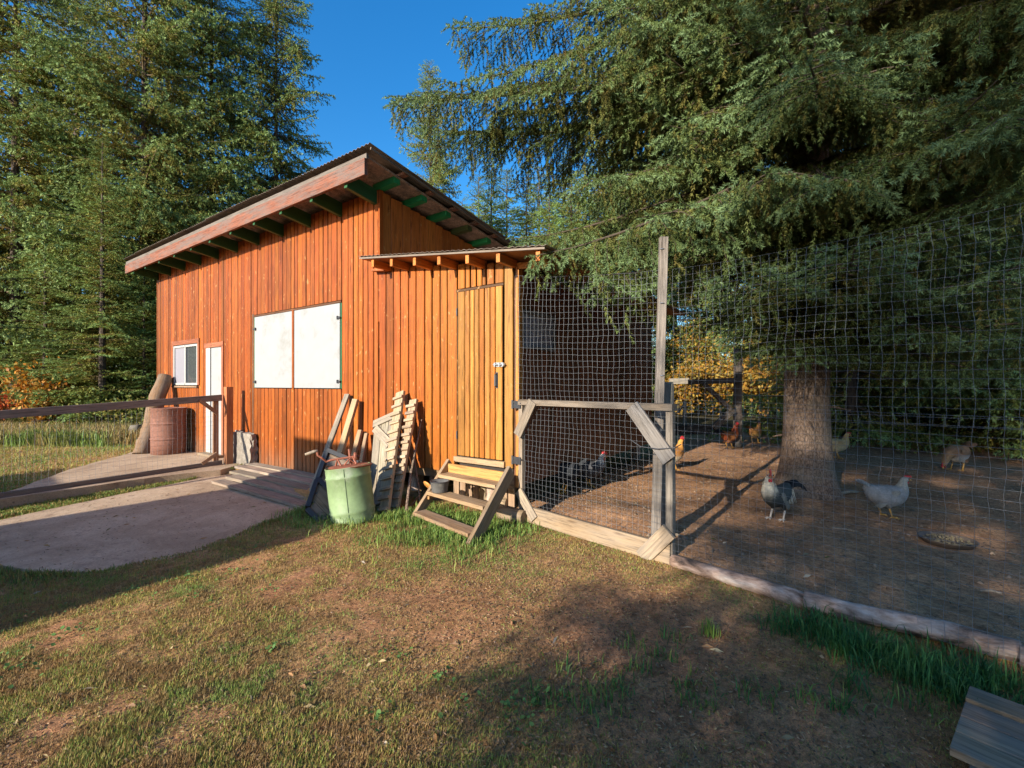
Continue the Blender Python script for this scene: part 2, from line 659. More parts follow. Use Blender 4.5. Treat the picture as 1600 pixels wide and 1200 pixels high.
def in_poly(X, Y, poly):
    r = np.zeros(len(X), bool)
    n = len(poly)
    for i in range(n):
        x1, y1 = poly[i][0], poly[i][1]
        x2, y2 = poly[(i + 1) % n][0], poly[(i + 1) % n][1]
        c = ((y1 > Y) != (y2 > Y)) & (X < (x2 - x1) * (Y - y1) / (y2 - y1 + 1e-12) + x1)
        r ^= c
    return r


def build_ground():
    def axis(c, near, step, far):
        a = [0.0]
        s = step
        while a[-1] < far:
            if a[-1] > near:
                s *= 1.22
            a.append(a[-1] + s)
        a = np.array(a)
        return np.unique(np.r_[c - a[::-1], c + a])
    xs = axis(0.2, 3.6, .04, 420)
    ys = axis(4.2, 3.2, .04, 420)
    X, Y = np.meshgrid(xs, ys)
    X, Y = X.ravel(), Y.ravel()
    Z = ground_z(X, Y)
    for px, zt in ((PATH_PX, -.095), (APRON_PX, 0.0)):
        poly = [gp(u, v, zt) for u, v in px]
        inside = in_poly(X, Y, poly)
        for dx, dy in ((.05, 0), (-.05, 0), (0, .05), (0, -.05)):
            inside |= in_poly(X + dx, Y + dy, poly)
        Z = np.where(inside, np.minimum(Z, zt - .03), Z)
    nx, ny = len(xs), len(ys)
    i = np.arange(nx * ny).reshape(ny, nx)
    a, b, c, d = i[:-1, :-1].ravel(), i[:-1, 1:].ravel(), i[1:, 1:].ravel(), i[1:, :-1].ravel()
    T = np.r_[np.c_[a, b, c], np.c_[a, c, d]]
    g = grass_amount(X, Y)[:, None]
    n = fbm(X * 3, Y * 3, 41, 4)[:, None]
    soil = np.array([.30, .142, .07]) * (1 - n) + np.array([.49, .25, .135]) * n
    turf = np.array([.28, .175, .068]) * (1 - n) + np.array([.43, .30, .11]) * n
    runsoil = np.array([.28, .145, .078]) * (1 - n) + np.array([.48, .275, .155]) * n
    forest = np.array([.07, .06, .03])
    cc = soil * (1 - .75 * g) + turf * .75 * g
    rm = run_mask(X, Y)[:, None]
    cc = cc * (1 - rm) + runsoil * rm
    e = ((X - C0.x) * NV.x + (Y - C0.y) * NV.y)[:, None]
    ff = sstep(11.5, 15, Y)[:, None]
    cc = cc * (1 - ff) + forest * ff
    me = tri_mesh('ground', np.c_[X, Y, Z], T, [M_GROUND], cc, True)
    o = bpy.data.objects.new('ground', me)
    link(o)
    kind(o, 'structure')


build_ground()


def slab(name, px, ztop, thick, e0=.0):
    """a poured slab whose outline is given by points on its top face"""
    pts = [gp(u, v, ztop) for u, v in px]
    # roughen the outline
    out = []
    for i, p in enumerate(pts):
        q = pts[(i + 1) % len(pts)]
        n = max(1, int((q - p).length / .18))
        for k in range(n):
            w = p.lerp(q, k / n)
            out.append(w + Vector((random.uniform(-1, 1), random.uniform(-1, 1), 0)) * .018)
    n = len(out)
    V = [(p.x, p.y, ztop) for p in out] + [(p.x * 1.0, p.y, ztop - thick) for p in out]
    ar = sum(out[i].x * out[(i + 1) % n].y - out[(i + 1) % n].x * out[i].y for i in range(n))
    top, bot = list(range(n)), list(range(2 * n - 1, n - 1, -1))
    Fc = [tuple(top), tuple(bot)] + [(i, n + i, n + (i + 1) % n, (i + 1) % n) for i in range(n)]
    if ar < 0:
        Fc = [tuple(reversed(f)) for f in Fc]
    b = MB().add(V, Fc)
    o = b.build(name, M_SLAB, None, Matrix.Identity(4))
    kind(o, 'structure')
    return o


slab('path', PATH_PX, -.095, .16)
slab('apron_slab', [(-40, 786), (45, 757), (110, 733), (205, 707), (250, 695), (345, 693), (392, 722), (345, 734), (250, 744), (120, 763)], .0, .14)

# ------------------------------------------------------------------ the barn
ORANGE = (.265, .065, .008)
ORANGE2 = (.295, .072, .009)
AMBER = (.33, .108, .013)
YELLOW = (.36, .165, .035)
barn = thing('barn', 'long orange-stained board barn with a sloping metal roof and two white shutters', 'barn', W(6, 0, 0))
T0, T1 = 2.158, 9.90
ZT = 3.93
b = MB()
q = [W(T0 + .03, -.03, -.1), W(T1 - .03, -.03, -.1), W(T1 - .03, -6.0, -.1), W(T0 + .03, -6.0, -.1)]
q2 = [W(T0 + .03, -.03, 3.86), W(T1 - .03, -.03, 3.86), W(T1 - .03, -6.0, 3.06), W(T0 + .03, -6.0, 3.06)]
b.hexa(q + q2).build('wall_core', M_DARK, barn)


def wall_board(parent, t0, t1, z0, z1, color, e=0.0, th=.024, mat=None, name='board', gap=.017):
    tc = (t0 + t1) / 2
    w = abs(t1 - t0) - gap
    e += random.choice((-.003, -.001, .001, .003))
    return plank(name, parent, W(tc, e, z0), W(tc + random.uniform(-.002, .002), e, z1), w, th, DV, mat or M_STAIN, color, .007)


SH0, SH1 = 2.955, 5.45           # shutters
SHZ0, SHZ1 = 1.315, 2.54
WD0, WD1, WDZ0, WDZ1 = wt(311, 0), wt(273, 0), 1.36, 2.19
DR0, DR1, DRZ1 = wt(350, 0), wt(323, 0), 2.08
t = T0
while t < T1 - .01:
    w = random.choice([.095, .105, .115, .12, .13])
    t1 = min(T1, t + w)
    if T1 - t1 < .06:
        t1 = T1
    for edge in (SH0, SH1, DR0, DR1, WD0, WD1):
        if t < edge - .02 and t1 > edge - .04:
            t1 = edge
            break
    tc = (t + t1) / 2
    base = lerp3(ORANGE2, ORANGE, min(1, (tc - T0) / 4))
    cc = jit(base, .2)
    z0 = random.uniform(-.03, .015)
    if 5.55 < tc < 6.15:
        z0 = .02
    if SH0 < tc < SH1:
        wall_board(barn, t, t1, SHZ1 + .03, ZT, cc)
        wall_board(barn, t, t1, z0, SHZ0 - .01, jit(base, .1))
    elif DR0 < tc < DR1:
        wall_board(barn, t, t1, DRZ1 + .03, ZT, cc)
    elif WD0 < tc < WD1:
        wall_board(barn, t, t1, WDZ1 + .03, ZT, cc)
        wall_board(barn, t, t1, z0, WDZ0 - .02, jit(base, .1))
    else:
        wall_board(barn, t, t1, z0, ZT, cc)
    t = t1
# corner and seam boards
plank('corner_board', barn, W(T1 + .012, -.03, -.02), W(T1 + .012, -.03, ZT), .09, .02, NV, M_STAIN, jit(ORANGE2))
plank('corner_board', barn, W(T0 - .012, -.025, 2.2), W(T0 - .012, -.025, ZT), .07, .02, NV, M_STAIN, jit(ORANGE2))
plank('seam_strip', barn, W(SH1 + .035, .006, 0), W(SH1 + .035, .006, SHZ1 + .05), .03, .014, DV, M_STAIN, (.05, .05, .035))
# gable boards above the lean-to, stain lightened to offset the shade there
s = .015
while s < 5.9:
    w = random.choice([.12, .15, .18, .2])
    s1 = min(5.97, s + w)
    zt = 4.10 - .14 * ((s + s1) / 2) - .17
    plank('board', barn, W(T0 + random.uniform(-.003, .003), -(s + s1) / 2, 1.9), W(T0, -(s + s1) / 2, zt), s1 - s - .006, .024, RV, M_STAIN,
          jit((.46, .135, .028), .12), .004)
    s = s1
# shutters
mid = wt(460, 0)
for (a0, a1) in ((SH0 + .03, mid - .03), (mid + .03, SH1 - .045)):
    sh = plank('shutter', barn, W((a0 + a1) / 2, .012, SHZ0 + .005), W((a0 + a1) / 2, .012, SHZ1 - .015), a1 - a0, .016, DV, M_WHITE, (1, 1, 1))
for zc in (SHZ0 + .10, SHZ1 - .22):
    for tc, dirn in ((SH0 + .045, 1), (SH1 - .07, -1)):
        hb = MB()
        c = W(tc, .03, zc)
        hb.box(c, (.075, .012, .028), Matrix.Rotation(math.atan2(DV.y, DV.x), 3, 'Z'))
        hb.box(c + DV * .02 * dirn, (.022, .022, .05), Matrix.Rotation(math.atan2(DV.y, DV.x), 3, 'Z'))
        hb.build('shutter_clip', M_BLACKMETAL, barn)
plank('mullion', barn, W(mid, .02, SHZ0 - .01), W(mid, .02, SHZ1), .05, .02, DV, M_STAIN, ORANGE)
plank('shutter_head', barn, W(SH0, .012, SHZ1 + .006), W(SH1, .012, SHZ1 + .006), .03, .016, ZV, M_STAIN, (.12, .05, .02))
plank('green_trim', barn, W(SH1 - .022, .008, SHZ0), W(SH1 - .022, .008, SHZ1), .028, .012, DV, M_PAINT, (.05, .14, .07))
plank('green_trim', barn, W(SH0 + .012, .004, SHZ0), W(SH0 + .012, .004, SHZ1 - .005), .02, .012, DV, M_PAINT, (.06, .17, .08))
# house-type window
wf = plank('window', barn, W((WD0 + WD1) / 2, -.006, WDZ0), W((WD0 + WD1) / 2, -.006, WDZ1), WD1 - WD0 - .06, .01, DV, M_GLASS, (1, 1, 1))
for (ta, tb, za, zb, wd) in ((WD0 + .03, WD0 + .03, WDZ0, WDZ1, .05), (WD1 - .03, WD1 - .03, WDZ0, WDZ1, .05), ((WD0 + WD1) / 2, (WD0 + WD1) / 2, WDZ0, WDZ1, .05)):
    plank('frame', wf, W(ta, .012, za), W(tb, .012, zb), wd, .03, DV, M_VINYL, (1, 1, 1))
for zc in (WDZ0 + .02, WDZ1 - .02):
    plank('frame', wf, W(WD0 + .055, .013, zc), W(WD1 - .055, .013, zc), .045, .028, ZV, M_VINYL, (1, 1, 1))
plank('screen', wf, W((WD0 + 3 * WD1) / 4, .004, WDZ0 + .04), W((WD0 + 3 * WD1) / 4, .004, WDZ1 - .04), (WD1 - WD0) / 2 - .08, .004, DV, M_SCREEN, (1, 1, 1))
plank('sill', wf, W(WD0 - .02, .03, WDZ0 - .035), W(WD1 + .02, .03, WDZ0 - .035), .035, .05, ZV, M_BARE, (.34, .22, .14))
for (ta, tb, za, zb) in ((WD0 - .03, WD0 - .03, WDZ0, WDZ1 + .11), (WD1 + .035, WD1 + .035, WDZ0 - .05, WDZ1 + .11)):
    plank('casing', barn, W(ta, .022, za), W(tb, .022, zb), .07, .022, DV, M_STAIN, (.30, .10, .05))
plank('casing', barn, W(WD0 - .06, .024, WDZ1 + .06), W(WD1 + .07, .024, WDZ1 + .06), .09, .022, ZV, M_STAIN, (.30, .10, .05))
# white door
dr = plank('door', barn, W((DR0 + DR1) / 2 - .1, -.008, .05), W((DR0 + DR1) / 2 - .1, -.008, DRZ1), DR1 - DR0 - .23, .03, DV, M_WHITE, (1, 1, 1))
plank('jamb', barn, W(DR1 - .1, .004, .05), W(DR1 - .1, .004, DRZ1), .19, .03, DV, M_VINYL, (1, 1, 1))
plank('casing', barn, W(DR0 + .01, .02, .05), W(DR0 + .01, .02, DRZ1 + .1), .07, .024, DV, M_STAIN, (.34, .12, .06))
plank('casing', barn, W(DR0 - .02, .023, DRZ1 + .05), W(DR1 + .03, .023, DRZ1 + .05), .09, .022, ZV, M_STAIN, (.30, .10, .05))
plank('threshold', barn, W(DR0, .08, .025), W(DR1, .08, .025), .16, .05, NV, M_BARE, (.34, .25, .16))
# roof
EF = .456
F0, F1 = 1.80, 10.25
def roof_z(e, off=0.0):
    return 4.105 + .14 * e + off
fas = plank('fascia', barn, W(F0, EF + .02, 3.955), W(F1, EF + .02, 3.955), .20, .045, ZV, M_FASCIA, (.215, .078, .044), seg=4, bow=.006)
plank('roof_edge_strip', barn, W(F0, EF + .0, 4.088), W(F1, EF + .012, 4.088), .066, .03, ZV, M_GREY, (.24, .205, .18))
for i in range(11):
    tt = 2.20 + i * .77 if i < 10 else 9.86
    if i == 0:
        tt = 2.215
    plank('rafter', barn, W(tt, .0, 3.84), W(tt, EF - .006, 3.905), .19, .06, ZV, M_PAINT, (.025, .085, .03))
# soffit boards between the rafters
bb = MB()
P = [W(F0 + .02, EF - .01, roof_z(EF) - .085), W(F1 - .02, EF - .01, roof_z(EF) - .085), W(F1 - .02, -6.3, roof_z(-6.3) - .085), W(F0 + .02, -6.3, roof_z(-6.3) - .085)]
bb.hexa(P + [p + ZV * .022 for p in P]).build('roof_deck', M_FASCIA, barn, color=(.50, .33, .25))
# corrugated sheets
def corr_sheet(t0, t1, e0, e1, zf, name, parent, mat, amp=.008, pitch=.076, th=.003):
    n = int((t1 - t0) / pitch * 6)
    ts = np.linspace(t0, t1, n + 1)
    V, Fc = [], []
    rows = [e0, (e0 + e1) / 2, e1]
    for dz in (0, -th):
        for e in rows:
            for tt in ts:
                V.append(W(tt, e, zf(tt, e) + amp * math.sin(2 * math.pi * tt / pitch) + dz))
    m, k = len(ts), len(rows)
    for s_ in range(2):
        for r in range(k - 1):
            for j in range(m - 1):
                a = s_ * m * k + r * m + j
                f = (a, a + 1, a + m + 1, a + m)
                Fc.append(f if s_ == 0 else f[::-1])
    for j in range(m - 1):
        Fc.append((j, m * k + j, m * k + j + 1, j + 1))
    for r in range(k - 1):
        a = r * m
        Fc.append((a, a + m, m * k + a + m, m * k + a))
    return MB().add([tuple(p) for p in V], Fc).build(name, mat, parent)
tt = F0 - .10
i = 0
while tt < F1 + .05:
    t1 = min(F1 + .12, tt + .90)
    corr_sheet(tt, t1, EF + .055 + random.uniform(-.012, .012), -6.4, lambda t_, e_, d=(.012 if i % 2 else .009): roof_z(e_, d + .012), 'roof_sheet', barn, M_ROOF)
    tt = t1 - .03
    i += 1
# lookouts on the gable side, blocks and purlin ends
for i in range(8):
    s = .03 + i * .48
    zc = roof_z(-s) - .115
    plank('lookout', barn, W(T0 + .1, -s, zc - .01), W(F0 + .04, -s, zc), .085, .10, ZV, M_PAINT, (.025, .26, .09) if i not in (3,) else (.09, .12, .05))
    plank('purlin_end', barn, W(F0 + .22, -s - .06, zc + .075), W(F0 - .07, -s - .06, zc + .078), .035, .09, ZV, M_FASCIA, (.30, .12, .07))
plank('barge_strip', barn, W(F0 - .085, EF + .02, roof_z(EF) - .022), W(F0 - .085, -6.2, roof_z(-6.2) - .022), .03, .018, ZV, M_GREY, (.22, .17, .14))

# ------------------------------------------------------------------ the lean-to coop
coop = thing('chicken_coop', 'amber board chicken coop leaning on the barn with a closed plank door', 'chicken coop', W(1, 0, 0))
ZB = .40
def coop_z(t_):
    return 2.665 + (t_ + .544) * .1233
b = MB()
q = [W(.03, -.03, ZB), W(T0 - .01, -.03, ZB), W(T0 - .01, -4.45, ZB), W(.03, -4.45, ZB)]
q2 = [W(.03, -.03, coop_z(.03) - .1), W(T0 - .01, -.03, coop_z(T0) - .1), W(T0 - .01, -4.45, coop_z(T0) - .1), W(.03, -4.45, coop_z(.03) - .1)]
b.hexa(q + q2).build('wall_core', M_DARK, coop)
DT0, DT1, DZ0, DZ1 = .125, .775, .565, 2.425
edges = [T0 - .006]
while edges[-1] > DT1 + .02:
    w = random.choice([.11, .12, .13, .14, .15])
    nx = edges[-1] - w
    if nx < DT1 + .09:
        nx = DT1
    edges.append(nx)
for a1, a0 in zip(edges[:-1], edges[1:]):
    tc = (a0 + a1) / 2
    c = lerp3(AMBER, ORANGE2, sstep(.7, 1.9, tc))
    wall_board(coop, a0, a1, .37 + random.uniform(-.01, .01), coop_z(tc) - .085, jit(c, .18), .0)
edges = [DT1, .66, .585, .50, .42, .36, .25, .125]
for a1, a0 in zip(edges[:-1], edges[1:]):
    wall_board(coop, a0, a1, DZ1 + .035, coop_z((a0 + a1) / 2) - .085, jit(AMBER, .12))
wall_board(coop, 0.0, .125, .5, coop_z(.05) - .085, jit(YELLOW, .08))
plank('door_head', coop, W(DT0, .004, DZ1 + .014), W(DT1 + .03, .004, DZ1 + .014), .03, .02, ZV, M_STAIN, (.10, .045, .015))
plank('door_side', coop, W(DT1 + .006, .003, DZ0), W(DT1 + .006, .003, DZ1 + .03), .016, .012, DV, M_STAIN, (.07, .035, .012))
door = plank('door', coop, W((DT0 + DT1) / 2, -.012, DZ0 + .01), W((DT0 + DT1) / 2, -.012, DZ1), DT1 - DT0 - .03, .016, DV, M_STAIN, (.10, .05, .02))
edges = [DT1 - .014, .655, .58, .52, .45, .375, .30, .225, .13]
for i, (a1, a0) in enumerate(zip(edges[:-1], edges[1:])):
    wall_board(door, a0, a1, DZ0 + .01, DZ1 - .006, jit(lerp3(YELLOW, AMBER, .25) if i not in (4, 6) else AMBER, .10), .014, gap=.010)
rz = Matrix.Rotation(math.atan2(DV.y, DV.x), 3, 'Z')
lb = MB()
c = W(.175, .032, 1.585)
lb.box(c, (.11, .006, .045), rz)
lb.tube([c - DV * .09 + NV * .014, c + DV * .06 + NV * .014], .009, 8)
for k in (-.07, -.02, .04):
    lb.box(c + DV * k + NV * .012, (.014, .024, .04), rz)
lb.build('door_bolt', M_ZINC, door)
kb = MB()
c = W(.20, .028, 1.42)
kb.tube([c + ZV * .07 + NV * .0, c + ZV * .06 + NV * .035, c - ZV * .06 + NV * .035, c - ZV * .07], .009, 8)
kb.box(c, (.03, .006, .17), rz)
kb.build('door_handle', M_BLACKMETAL, door)
for zc in (2.2, .8):
    MB().box(W(DT1 + .004, .014, zc), (.016, .012, .085), rz).build('hinge', M_BLACKMETAL, door)
plank('sill_board', coop, W(.10, .02, DZ0 - .035), W(DT1 + .03, .02, DZ0 - .035), .06, .045, ZV, M_BARE, (.50, .34, .19))
# bearer and skirting under the boards
plank('bearer', coop, W(.02, -.06, .33), W(T0, -.06, .33), .13, .05, ZV, M_BARE, (.30, .19, .10))
for i in range(9):
    tt = .14 + i * .1
    plank('skirting', coop, W(tt, -.16, .04), W(tt, -.16, .27), .085, .018, DV, M_BARE, jit((.42, .28, .17), .15))
for (tt, ee) in ((.35, -.12), (1.25, -.14), (1.75, -.3), (.2, -2.2), (1.2, -2.2), (.2, -4.2), (1.8, -4.2)):
    MB().tube([W(tt, ee, -.02), W(tt, ee, .38)], .085, 10).build('foundation_post', M_LOG, coop)
# gable wall, overhead shade put into its darker board colour
s = .015
WIN0, WIN1, WINZ0, WINZ1 = .13, .82, 1.78, 2.16
while s < 4.44:
    w = random.choice([.12, .14, .15, .17])
    s1 = min(4.46, s + w)
    for ed in (WIN0, WIN1):
        if s < ed - .03 and s1 > ed - .04:
            s1 = ed
            break
    segs = [(.30, coop_z(0) - .11)] if not (WIN0 < (s + s1) / 2 < WIN1) else [(.30, WINZ0 - .02), (WINZ1 + .02, coop_z(0) - .11)]
    for z0, z1 in segs:
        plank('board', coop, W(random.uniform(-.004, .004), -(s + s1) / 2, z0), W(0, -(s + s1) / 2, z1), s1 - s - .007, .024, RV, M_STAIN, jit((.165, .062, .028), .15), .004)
    s = s1
plank('corner_post', coop, W(-.035, -.045, .3), W(-.035, -.045, coop_z(0) - .12), .075, .04, NV, M_STAIN, (.40, .17, .04))
gw = plank('window', coop, W(-.004, -(WIN0 + WIN1) / 2, WINZ0), W(-.004, -(WIN0 + WIN1) / 2, WINZ1), WIN1 - WIN0 - .02, .01, RV, M_SCREEN, (1, 1, 1))
for (sa, za, sb, zb) in ((WIN0, WINZ0, WIN1, WINZ0), (WIN0, WINZ1, WIN1, WINZ1)):
    plank('frame', gw, W(-.02, -sa, za), W(-.02, -sb, zb), .035, .03, ZV, M_GREY, (.2, .2, .21))
for sa in (WIN0, WIN1):
    plank('frame', gw, W(-.021, -sa, WINZ0 + .018), W(-.021, -sa, WINZ1 - .018), .035, .03, RV, M_GREY, (.2, .2, .21))
# roof of the coop
def cz(t_, e_):
    return coop_z(t_)
P = [W(-.55, .3, coop_z(-.55) - .045), W(1.97, .3, coop_z(1.97) - .045), W(1.97, 0, coop_z(1.97) - .045), W(-.55, 0, coop_z(-.55) - .045)]
P2 = [W(-.55, .3, coop_z(-.55) - .045), W(T0 - .03, .3, coop_z(T0 - .03) - .045), W(T0 - .03, -4.7, coop_z(T0 - .03) - .045), W(-.55, -4.7, coop_z(-.55) - .045)]
MB().hexa(P2 + [p + ZV * .016 for p in P2]).build('roof_deck', M_STAIN, coop, color=(.36, .15, .06))
corr_sheet(-.59, T0 - .015, .335, -4.75, lambda t_, e_: coop_z(t_) - .014, 'roof_sheet', coop, M_ROOF, .005)
plank('roof_edge', coop, W(-.56, .312, coop_z(-.56) - .036), W(T0 - .02, .312, coop_z(T0 - .02) - .036), .022, .012, ZV, M_BARE, (.33, .26, .21))
for u in (581, 610, 646, 684, 728, 776, 838):
    tt = wt(u, .28) - .02
    zz = coop_z(tt) - .10
    plank('lookout', coop, W(tt, .285, zz), W(tt, -.02 if tt > -.0 else -.02, zz), .085, .045, ZV, M_STAIN, jit((.52, .17, .03), .08))
plank('eave_beam', coop, W(-.5, -.02, coop_z(-.5) - .115), W(-.03, -.02, coop_z(-.03) - .115), .07, .03, ZV, M_STAIN, (.46, .17, .04))
plank('trim_board', coop, W(T0 + .03, .05, coop_z(T0) - .135), W(T0 - .22, .05, coop_z(T0 - .22) - .135), .03, .1, ZV, M_STAIN, (.42, .13, .04))
# ------------------------------------------------------------------ wire netting
def wire_net(name, parent, P, na, nb, rad=.0010, amp=.006, sa=28, sb=28, seed=0):
    """na wires one way and nb the other over the sheet P(a,b), a, b in 0..1"""
    r = np.random.default_rng(seed)
    Vs, Ts, base = [], [], 0
    ph = r.uniform(0, 50, 2)

    def line(A, B, flip):
        nonlocal base
        pts = np.array([P(a, b_) for a, b_ in zip(A, B)], float)
        w = (np.c_[vnoise(A * 9 + ph[0], B * 9, 1), vnoise(A * 9, B * 9 + ph[1], 2), vnoise(A * 7 + 5, B * 7 + ph[0], 3)] - .5) * 2 * amp * 2
        w += r.normal(0, amp * .22, w.shape)
        pts = pts + w
        d = np.gradient(pts, axis=0)
        d /= np.linalg.norm(d, axis=1)[:, None]
        up = np.array([0, 0, 1.0]) if abs(d[0, 2]) < .8 else np.array([1.0, 0, 0])
        s1 = np.cross(d, up)
        s1 /= np.linalg.norm(s1, axis=1)[:, None]
        s2 = np.cross(d, s1)
        n = len(pts)
        ring = np.stack([pts + rad * (math.cos(q) * s1 + math.sin(q) * s2) for q in (0, 2.094, 4.189)], 1).reshape(-1, 3)
        i = np.arange(n - 1)[:, None] * 3
        T = []
        for j in range(3):
            a, b_ = i + j, i + (j + 1) % 3
            T += [np.c_[a, b_, b_ + 3], np.c_[a, b_ + 3, a + 3]]
        Vs.append(ring)
        Ts.append(np.concatenate(T) + base)
        base += len(ring)
    for k in range(na):
        b0 = k / (na - 1)
        A = np.linspace(0, 1, sa)
        line(A, np.full(sa, b0), 0)
    for k in range(nb):
        a0 = k / (nb - 1)
        B = np.linspace(0, 1, sb)
        line(np.full(sb, a0), B, 1)
    V = np.concatenate(Vs)
    inv = np.array(WM[parent].inverted())
    V = np.c_[V, np.ones(len(V))] @ inv.T[:, :3]
    me = tri_mesh(name, V, np.concatenate(Ts), [M_WIRE])
    o = bpy.data.objects.new(name, me)
    link(o, parent, WM[parent].copy())
    return kind(o, 'stuff')


FL = Vector((0.10, 4.64, 0))           # left foot of the run gate
FR = Vector((1.235, 3.50, 0))          # right foot
FE = Vector((2.43, 2.16, 0))           # where the fence leaves the frame
FX = FR + (FE - FR) * 1.9
GD = (FR - FL).normalized()
GN = Vector((GD.y, -GD.x, 0))
if GN.y > 0:
    GN = -GN
# the gate
gate = thing('run_gate', 'grey weathered timber gate with corner braces and wire mesh closing the chicken run', 'gate', FL)
GC = (.33, .265, .205)
def G(a, z, o=0.0):
    return FL.lerp(FR, a) + ZV * z + GN * o
plank('top_rail', gate, G(-.01, 1.195), G(1.01, 1.20), .055, .085, ZV, M_GREY, GC)
plank('stile', gate, G(.0, .03, .0), G(.0, 1.165, .0), .05, .05, GD, M_GREY, GC)
plank('stile', gate, G(.99, .0, .0), G(.99, 1.165, .0), .055, .055, GD, M_GREY, (.27, .23, .19))
plank('bottom_board', gate, G(.07, .085, .03), G(1.0, .075, .03), .155, .035, ZV, M_BARE, (.36, .26, .165), seg=3, bow=.006)
plank('bottom_rail', gate, G(.02, .05, -.02), G(.97, .05, -.02), .09, .035, ZV, M_GREY, (.36, .29, .21))
plank('brace', gate, G(-.01, .86, .045), G(.12, 1.21, .045), .105, .025, GD, M_GREY, (.35, .29, .23))
plank('brace', gate, G(.80, 1.20, .05), G(1.0, .80, .05), .125, .025, GD, M_GREY, (.33, .31, .30))
plank('brace', gate, G(.0, .30, .05), G(.14, .06, .055), .10, .025, GD, M_GREY, (.43, .34, .25))
plank('brace', gate, G(.86, -.0, .06), G(1.0, .26, .06), .125, .025, GD, M_GREY, (.40, .31, .22))
wire_net('wire_mesh', gate, lambda a, b_: G(.03 + .94 * a, .03 + 1.15 * b_, .005 + .02 * math.sin(a * 7) * math.sin(b_ * 5)), 23, 31, .0012, .003, 40, 34, 3)
for zc in (1.17, .60):
    hb = MB()
    rg = Matrix.Rotation(math.atan2(GD.y, GD.x), 3, 'Z')
    hb.box(G(-.03, zc, .035), (.13, .006, .075), rg)
    hb.tube([G(-.06, zc - .045, .04), G(-.06, zc + .045, .04)], .011, 8)
    for k in (-.05, .03):
        hb.tube([G(k * .8 - .01, zc + .015, .036), G(k * .8 - .01, zc + .015, .045)], .008, 6)
    hb.build('hinge', M_BLACKMETAL, gate)
tw = MB().tube([G(.80, .93, .07), G(.86, .885, .085), G(.95, .88, .08), G(1.03, .90, .06), G(1.04, .92, .0)], .004, 6)
tw.build('tie_wire', M_BLACKMETAL, gate)

# posts behind the gate's latch side
post = thing('fence_post', 'tall square timber post rising above the run gate', 'post', gp(1026, 822, .08))
pb = pp(1024, 830, 3.80)
plank('shaft', post, pb - ZV * .1, pp(1037, 371, 3.80), .066, .05, (1, 0, 0), M_GREY, (.33, .285, .25))
for zc in (1.3, 1.9, 2.35):
    MB().tube([pb + Vector((.03, -.026, zc)), pb + Vector((.05, -.034, zc)), pb + Vector((.07, -.024, zc))], .0035, 6).build('staple', M_ZINC, post)
rp = thing('round_post', 'short round pole standing right behind the gate latch', 'post', pp(1045, 815, 3.95))
r0 = pp(1044, 845, 3.95)
MB().tube([r0, r0 + ZV * .5 + Vector((.004, 0, 0)), r0 + ZV * 1.0, pp(1043, 600, 3.95), pp(1043, 597, 3.95)], [.062, .058, .055, .052, .044], 14).build('shaft', M_GREY, rp, color=(.30, .29, .25), M=Matrix.Translation(r0), smooth=False)

# netting over the gate, up to the coop corner
net = thing('upper_netting', 'sagging square wire mesh stretched between coop corner and tall post', 'wire netting', C0)
def NP(a, b_):
    p0 = W(-.04, .03, 0)
    p1 = Vector((1.22, 3.80, 0))
    p = p0.lerp(p1, a)
    z0 = 1.20
    z1 = 2.50 - .17 * a - .03 * math.sin(math.pi * a)
    return p + ZV * (z0 + (z1 - z0) * b_) + GN * (.03 * math.sin(a * 4) * math.sin(b_ * 3))
wire_net('wire_mesh', net, NP, 22, 31, .0012, .004, 44, 30, 5)

# the run fence on the right: two widths of netting that overlap
fence = thing('run_fence', 'tall welded wire fence along the front of the chicken run', 'fence', FR)
LF = (FX - FR).length
def FP(off, z0, z1, sag=0.0):
    def f(a, b_):
        p = FR.lerp(FX, a) + ZV * (z0 + (z1 - z0) * b_ - sag * math.sin(math.pi * a) * b_)
        return p + GN * (off + .03 * math.sin(a * 9) * math.sin(b_ * 4))
    return f
wire_net('lower_netting', fence, FP(.02, .06, 1.24, .02), 24, int(LF / .051), .00095, .004, 60, 34, 11)
wire_net('upper_netting', fence, FP(.0, 1.16, 2.26, .03), 23, int(LF / .051), .00095, .005, 60, 32, 12)
plank('end_post', fence, FX + ZV * -.1, FX + ZV * 2.5, .08, .08, GD, M_GREY, (.3, .26, .22))

